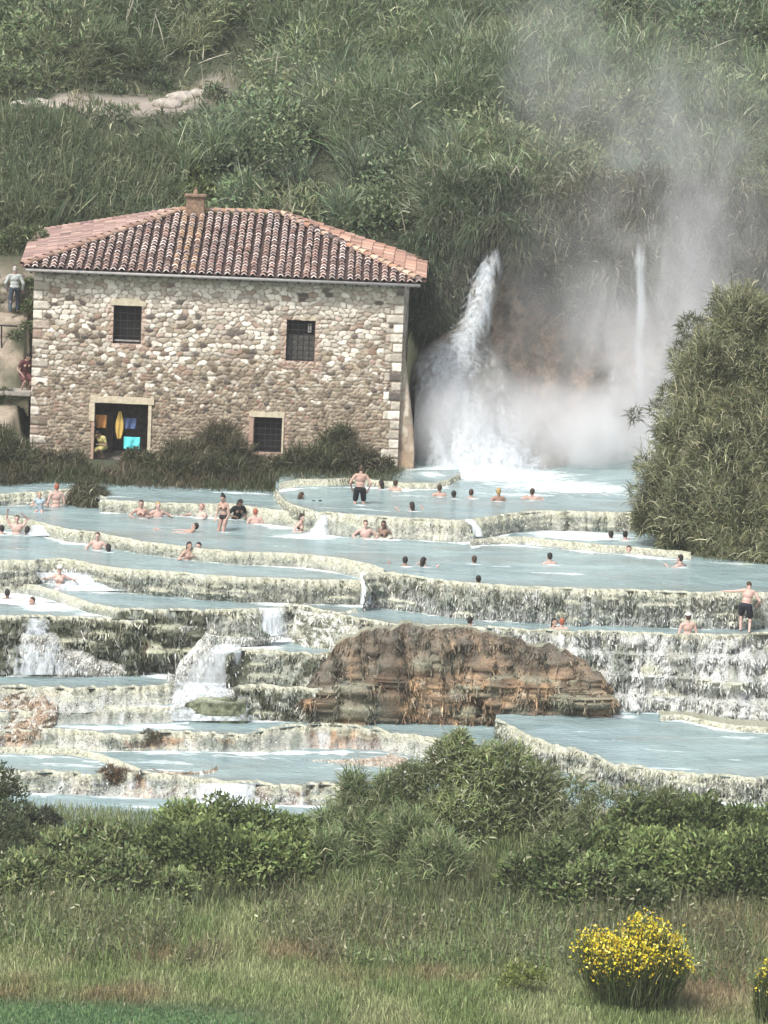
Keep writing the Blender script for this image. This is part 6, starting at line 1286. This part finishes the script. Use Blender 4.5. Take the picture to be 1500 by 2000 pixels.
# bathers: (label, px, waterline py, pool z, kwargs)
up = dict(pelvis=-.10); mid = dict(pelvis=-.36); deep = dict(pelvis=-.51); chin = dict(pelvis=-.56)
def wide(s=.45, f=.2, z=.02): return {'L': (-s, f, z), 'R': (s, f, z)}
Bt = [
 ('child with yellow hair sitting on the rim at the far left', 77, 997, -.6, dict(yaw=FACE, pelvis=.0, lean=.1, hair='blond', style='short', skin=3, scale=.8, hands={'L': (-.16, .2, .25), 'R': (.18, .18, .25)}, wear=[('swim_top', 'skyblue', 'torso')])),
 ('red haired bather with pink shoulders beside the grassy hummock', 110, 969, -.25, dict(yaw=.3, **mid, hair='red', skin=3)),
 ('man raising both arms behind his head in the upper left pool', 32, 1042, -.95, dict(yaw=FACE, pelvis=-.19, lean=-.1, hair='brown', skin=3, hands={'L': (-.20, -.02, .62), 'R': (.30, .1, .72)})),
 ('dark headed bather cut by the left picture edge', 3, 1042, -.95, dict(yaw=.6, **deep, hair='black', skin=3)),
 ('black haired bather next to the man with raised arms', 53, 1044, -.95, dict(yaw=.2, **deep, hair='black', skin=2, style='long', female=True)),
 ('pale man standing chest deep below the yellowish rim', 190, 1072, -.95, dict(yaw=FACE - .2, pelvis=-.25, hair='brown', skin=3, hands=wide(.3, .2, -.05))),
 ('dark haired bather floating in front of the pale man', 211, 1076, -.95, dict(yaw=.4, **chin, hair='black', style='long', skin=3, female=True)),
 ('dark haired woman leaning on the far pale rim, left of a pair', 275, 1009, -.6, dict(yaw=FACE, pelvis=-.23, hair='black', style='long', skin=0, female=True, hands=wide(.26, .15, .0), wear=[('bikini_top', 'wine', 'bra')])),
 ('pale man with a headband leaning on the far rim, right of a pair', 308, 1009, -.6, dict(yaw=FACE + .3, pelvis=-.29, hair='blond', skin=3, hands=wide(.42, .2, .05))),
 ('pink skinned bather reclining against the pale rim', 385, 1009, -.6, dict(yaw=FACE - .4, pelvis=-.31, lean=-.5, hair='red', skin=3, hands=wide(.4, .3, .05))),
 ('floating bather with dark hair lying back in the long upper pool', 352, 1037, -.6, dict(yaw=1.5, pelvis=-.23, lean=-1.0, hair='black', skin=0, head=(0, .7), feet={'L': (-.1, .85, -.05), 'R': (.1, .86, .04)}, hands={'L': (-.35, .3, -.02), 'R': (.3, .5, -.02)}, wear=swim('black'))),
 ('one of two dark haired bathers kneeling together, the left one', 367, 1092, -.95, dict(yaw=FACE + .5, pelvis=-.21, lean=.1, hair='black', style='long', skin=0, female=True, hands={'L': (-.15, .25, .1), 'R': (.2, .22, .1)})),
 ('one of two dark haired bathers kneeling together, the right one', 389, 1092, -.95, dict(yaw=FACE - .4, pelvis=-.23, lean=.1, hair='black', skin=3, hands={'L': (-.2, .2, .05), 'R': (.3, .2, -.05)})),
 ('woman in a white cap with arms spread in the white foam', 116, 1130, -1.35, dict(yaw=FACE, pelvis=-.37, hair='white', style='short', hat='white', skin=3, female=True, hands=wide(.5, .15, .02))),
 ('dark haired bather low in the foam at the left edge', 14, 1168, -1.9, dict(yaw=.5, **deep, hair='black', skin=2)),
 ('bather with head just above the foam beside the small ledge', 63, 1180, -1.9, dict(yaw=FACE - .8, **chin, hair='brown', skin=0)),
 ('red haired man seen from behind beside the woman in black', 498, 1021, -.6, dict(yaw=.1, pelvis=-.31, hair='red', skin=3)),
 ('woman resting her arms on the thin curved lip', 582, 987, -.22, dict(yaw=-.9, pelvis=-.33, lean=.2, hair='brown', style='long', skin=3, female=True, hands=wide(.42, .25, .05))),
 ('left of two dark heads close together below the thin lip', 612, 990, -.22, dict(yaw=.7, **chin, hair='black', skin=2)),
 ('right of two dark heads close together below the thin lip', 626, 990, -.22, dict(yaw=-.5, **chin, hair='black', style='bun', skin=0, female=True)),
 ('woman with a dark bun and striped top by the small trickle', 586, 1036, -.6, dict(yaw=FACE + .9, pelvis=-.23, lean=.1, hair='black', style='bun', skin=3, female=True, hands={'L': (-.25, .25, .02), 'R': (.2, .2, .0)}, wear=[('bikini_top', 'black', 'bra')])),
 ('dark haired bather on the left of two near the standing man', 744, 953, .0, dict(yaw=.8, **deep, hair='black', style='long', skin=0, female=True)),
 ('brown haired bather on the right of two near the standing man', 772, 957, .0, dict(yaw=-.4, pelvis=-.43, hair='brown', skin=0)),
 ('dark haired couple head resting at the green rim', 804, 996, .0, dict(yaw=.6, **deep, hair='black', style='long', skin=0, female=True, hands=wide(.5, .1, .03))),
 ('broad shouldered bather sitting in front of the steam', 858, 968, .0, dict(yaw=.0, pelvis=-.41, hair='brown', skin=0)),
 ('short haired bather low in the water beside the broad shouldered one', 886, 971, .0, dict(yaw=.2, **chin, hair='black', skin=2)),
 ('bather in the middle of the row before the steam', 920, 971, .0, dict(yaw=-.3, **deep, hair='brown', skin=0)),
 ('bather half veiled by steam left of the last in the row', 973, 977, .0, dict(yaw=.3, pelvis=-.37, hair='blond', skin=1)),
 ('last bather on the right of the row before the steam', 1039, 974, .0, dict(yaw=-.2, pelvis=-.43, hair='brown', skin=0, hands=wide(.3))),
 ('bald pale man sitting against the grey green rim', 713, 1050, -.6, dict(yaw=FACE, pelvis=-.21, hair='brown', style='short', skin=3, hands=wide(.32, .15, -.02))),
 ('woman with long dark hair beside the bald pale man', 748, 1050, -.6, dict(yaw=FACE - .3, pelvis=-.23, hair='black', style='long', skin=2, female=True, hands=wide(.3, .1, .0), wear=[('bikini_top', 'black', 'bra')])),
 ('bather with brown hair lying where the spout leaves the middle left pool', 698, 1117, -.95, dict(yaw=-.3, **deep, hair='black', style='long', skin=3, female=True, hands={'L': (-.5, .2, .06), 'R': (.3, .2, 0)})),
 ('round dark head seen from behind, left of a pair in the wide pool', 791, 1104, -.6, dict(yaw=.0, **deep, hair='black', skin=1, hands=wide(.5, .3, .0))),
 ('dark haired companion on the right of the pair in the wide pool', 827, 1105, -.6, dict(yaw=-.7, **deep, hair='black', style='long', skin=3, female=True, hands=wide(.4, .2, .0))),
 ('lone small head in the middle of the wide right pool', 926, 1099, -.6, dict(yaw=.3, **chin, hair='brown', skin=1)),
 ('left bather of the pair in the middle of the wide pool', 1073, 1100, -.6, dict(yaw=.4, pelvis=-.45, hair='black', skin=3)),
 ('bather with head right at the edge of the wide right pool', 934, 1138, -.6, dict(yaw=.2, **chin, hair='black', skin=0)),
 ('bather veiled by spray in the white foam under the far rim', 1112, 1034, -.6, dict(yaw=.2, **deep, hair='brown', skin=1)),
 ('dark head left of two near the drooping shrub', 1193, 1050, -.6, dict(yaw=.4, **chin, hair='black', skin=2)),
 ('dark head right of two near the drooping shrub', 1221, 1053, -.6, dict(yaw=-.5, **deep, hair='black', skin=0)),
 ('sunburnt head close to the small pale step', 1228, 1079, -.6, dict(yaw=FACE, **chin, hair='brown', skin=3)),
 ('bather under the hanging twigs of the drooping shrub', 1328, 1105, -.6, dict(yaw=.9, pelvis=-.43, hair='black', skin=3, hands=wide(.35, .3, .02))),
 ('single head in the lower pool above the brown mound', 918, 1222, -1.65, dict(yaw=-.6, **deep, hair='black', skin=0)),
 ('left of two bathers hugging in the lower right pool', 1082, 1225, -1.65, dict(yaw=FACE + .5, **deep, hair='black', style='long', skin=0, female=True)),
 ('right of two bathers hugging in the lower right pool', 1097, 1227, -1.65, dict(yaw=.2, pelvis=-.47, hair='red', style='short', skin=3)),
 ('man with a pale cap and bare back sitting in the lower right pool', 1343, 1236, -1.65, dict(yaw=.2, pelvis=-.18, hair='brown', hat='white', skin=3)),
]
for lab, px, py, z, kw in Bt: person(lab, px, py, z, **kw)

# ------------------------------------------------------------------ haze in the air
def haze():
    m, t, p, o = new_mat('haze'); t.nodes.remove(p)
    pv = node(t, 'ShaderNodeVolumePrincipled'); pv.inputs['Color'].default_value = (.93, .95, .96, 1); pv.inputs['Density'].default_value = .00028; pv.inputs['Anisotropy'].default_value = 0.0
    t.links.new(pv.outputs[0], o.inputs['Volume'])
    V = np.array([(x, y, z) for x in (-302, 302) for y in (-62, 902) for z in (-9, 90)])
    tag(mesh_np('haze', V, [[0, 1, 3, 2], [4, 6, 7, 5], [0, 4, 5, 1], [2, 3, 7, 6], [0, 2, 6, 4], [1, 5, 7, 3]], m), 'thin humid haze over the valley', kind='stuff')
haze()
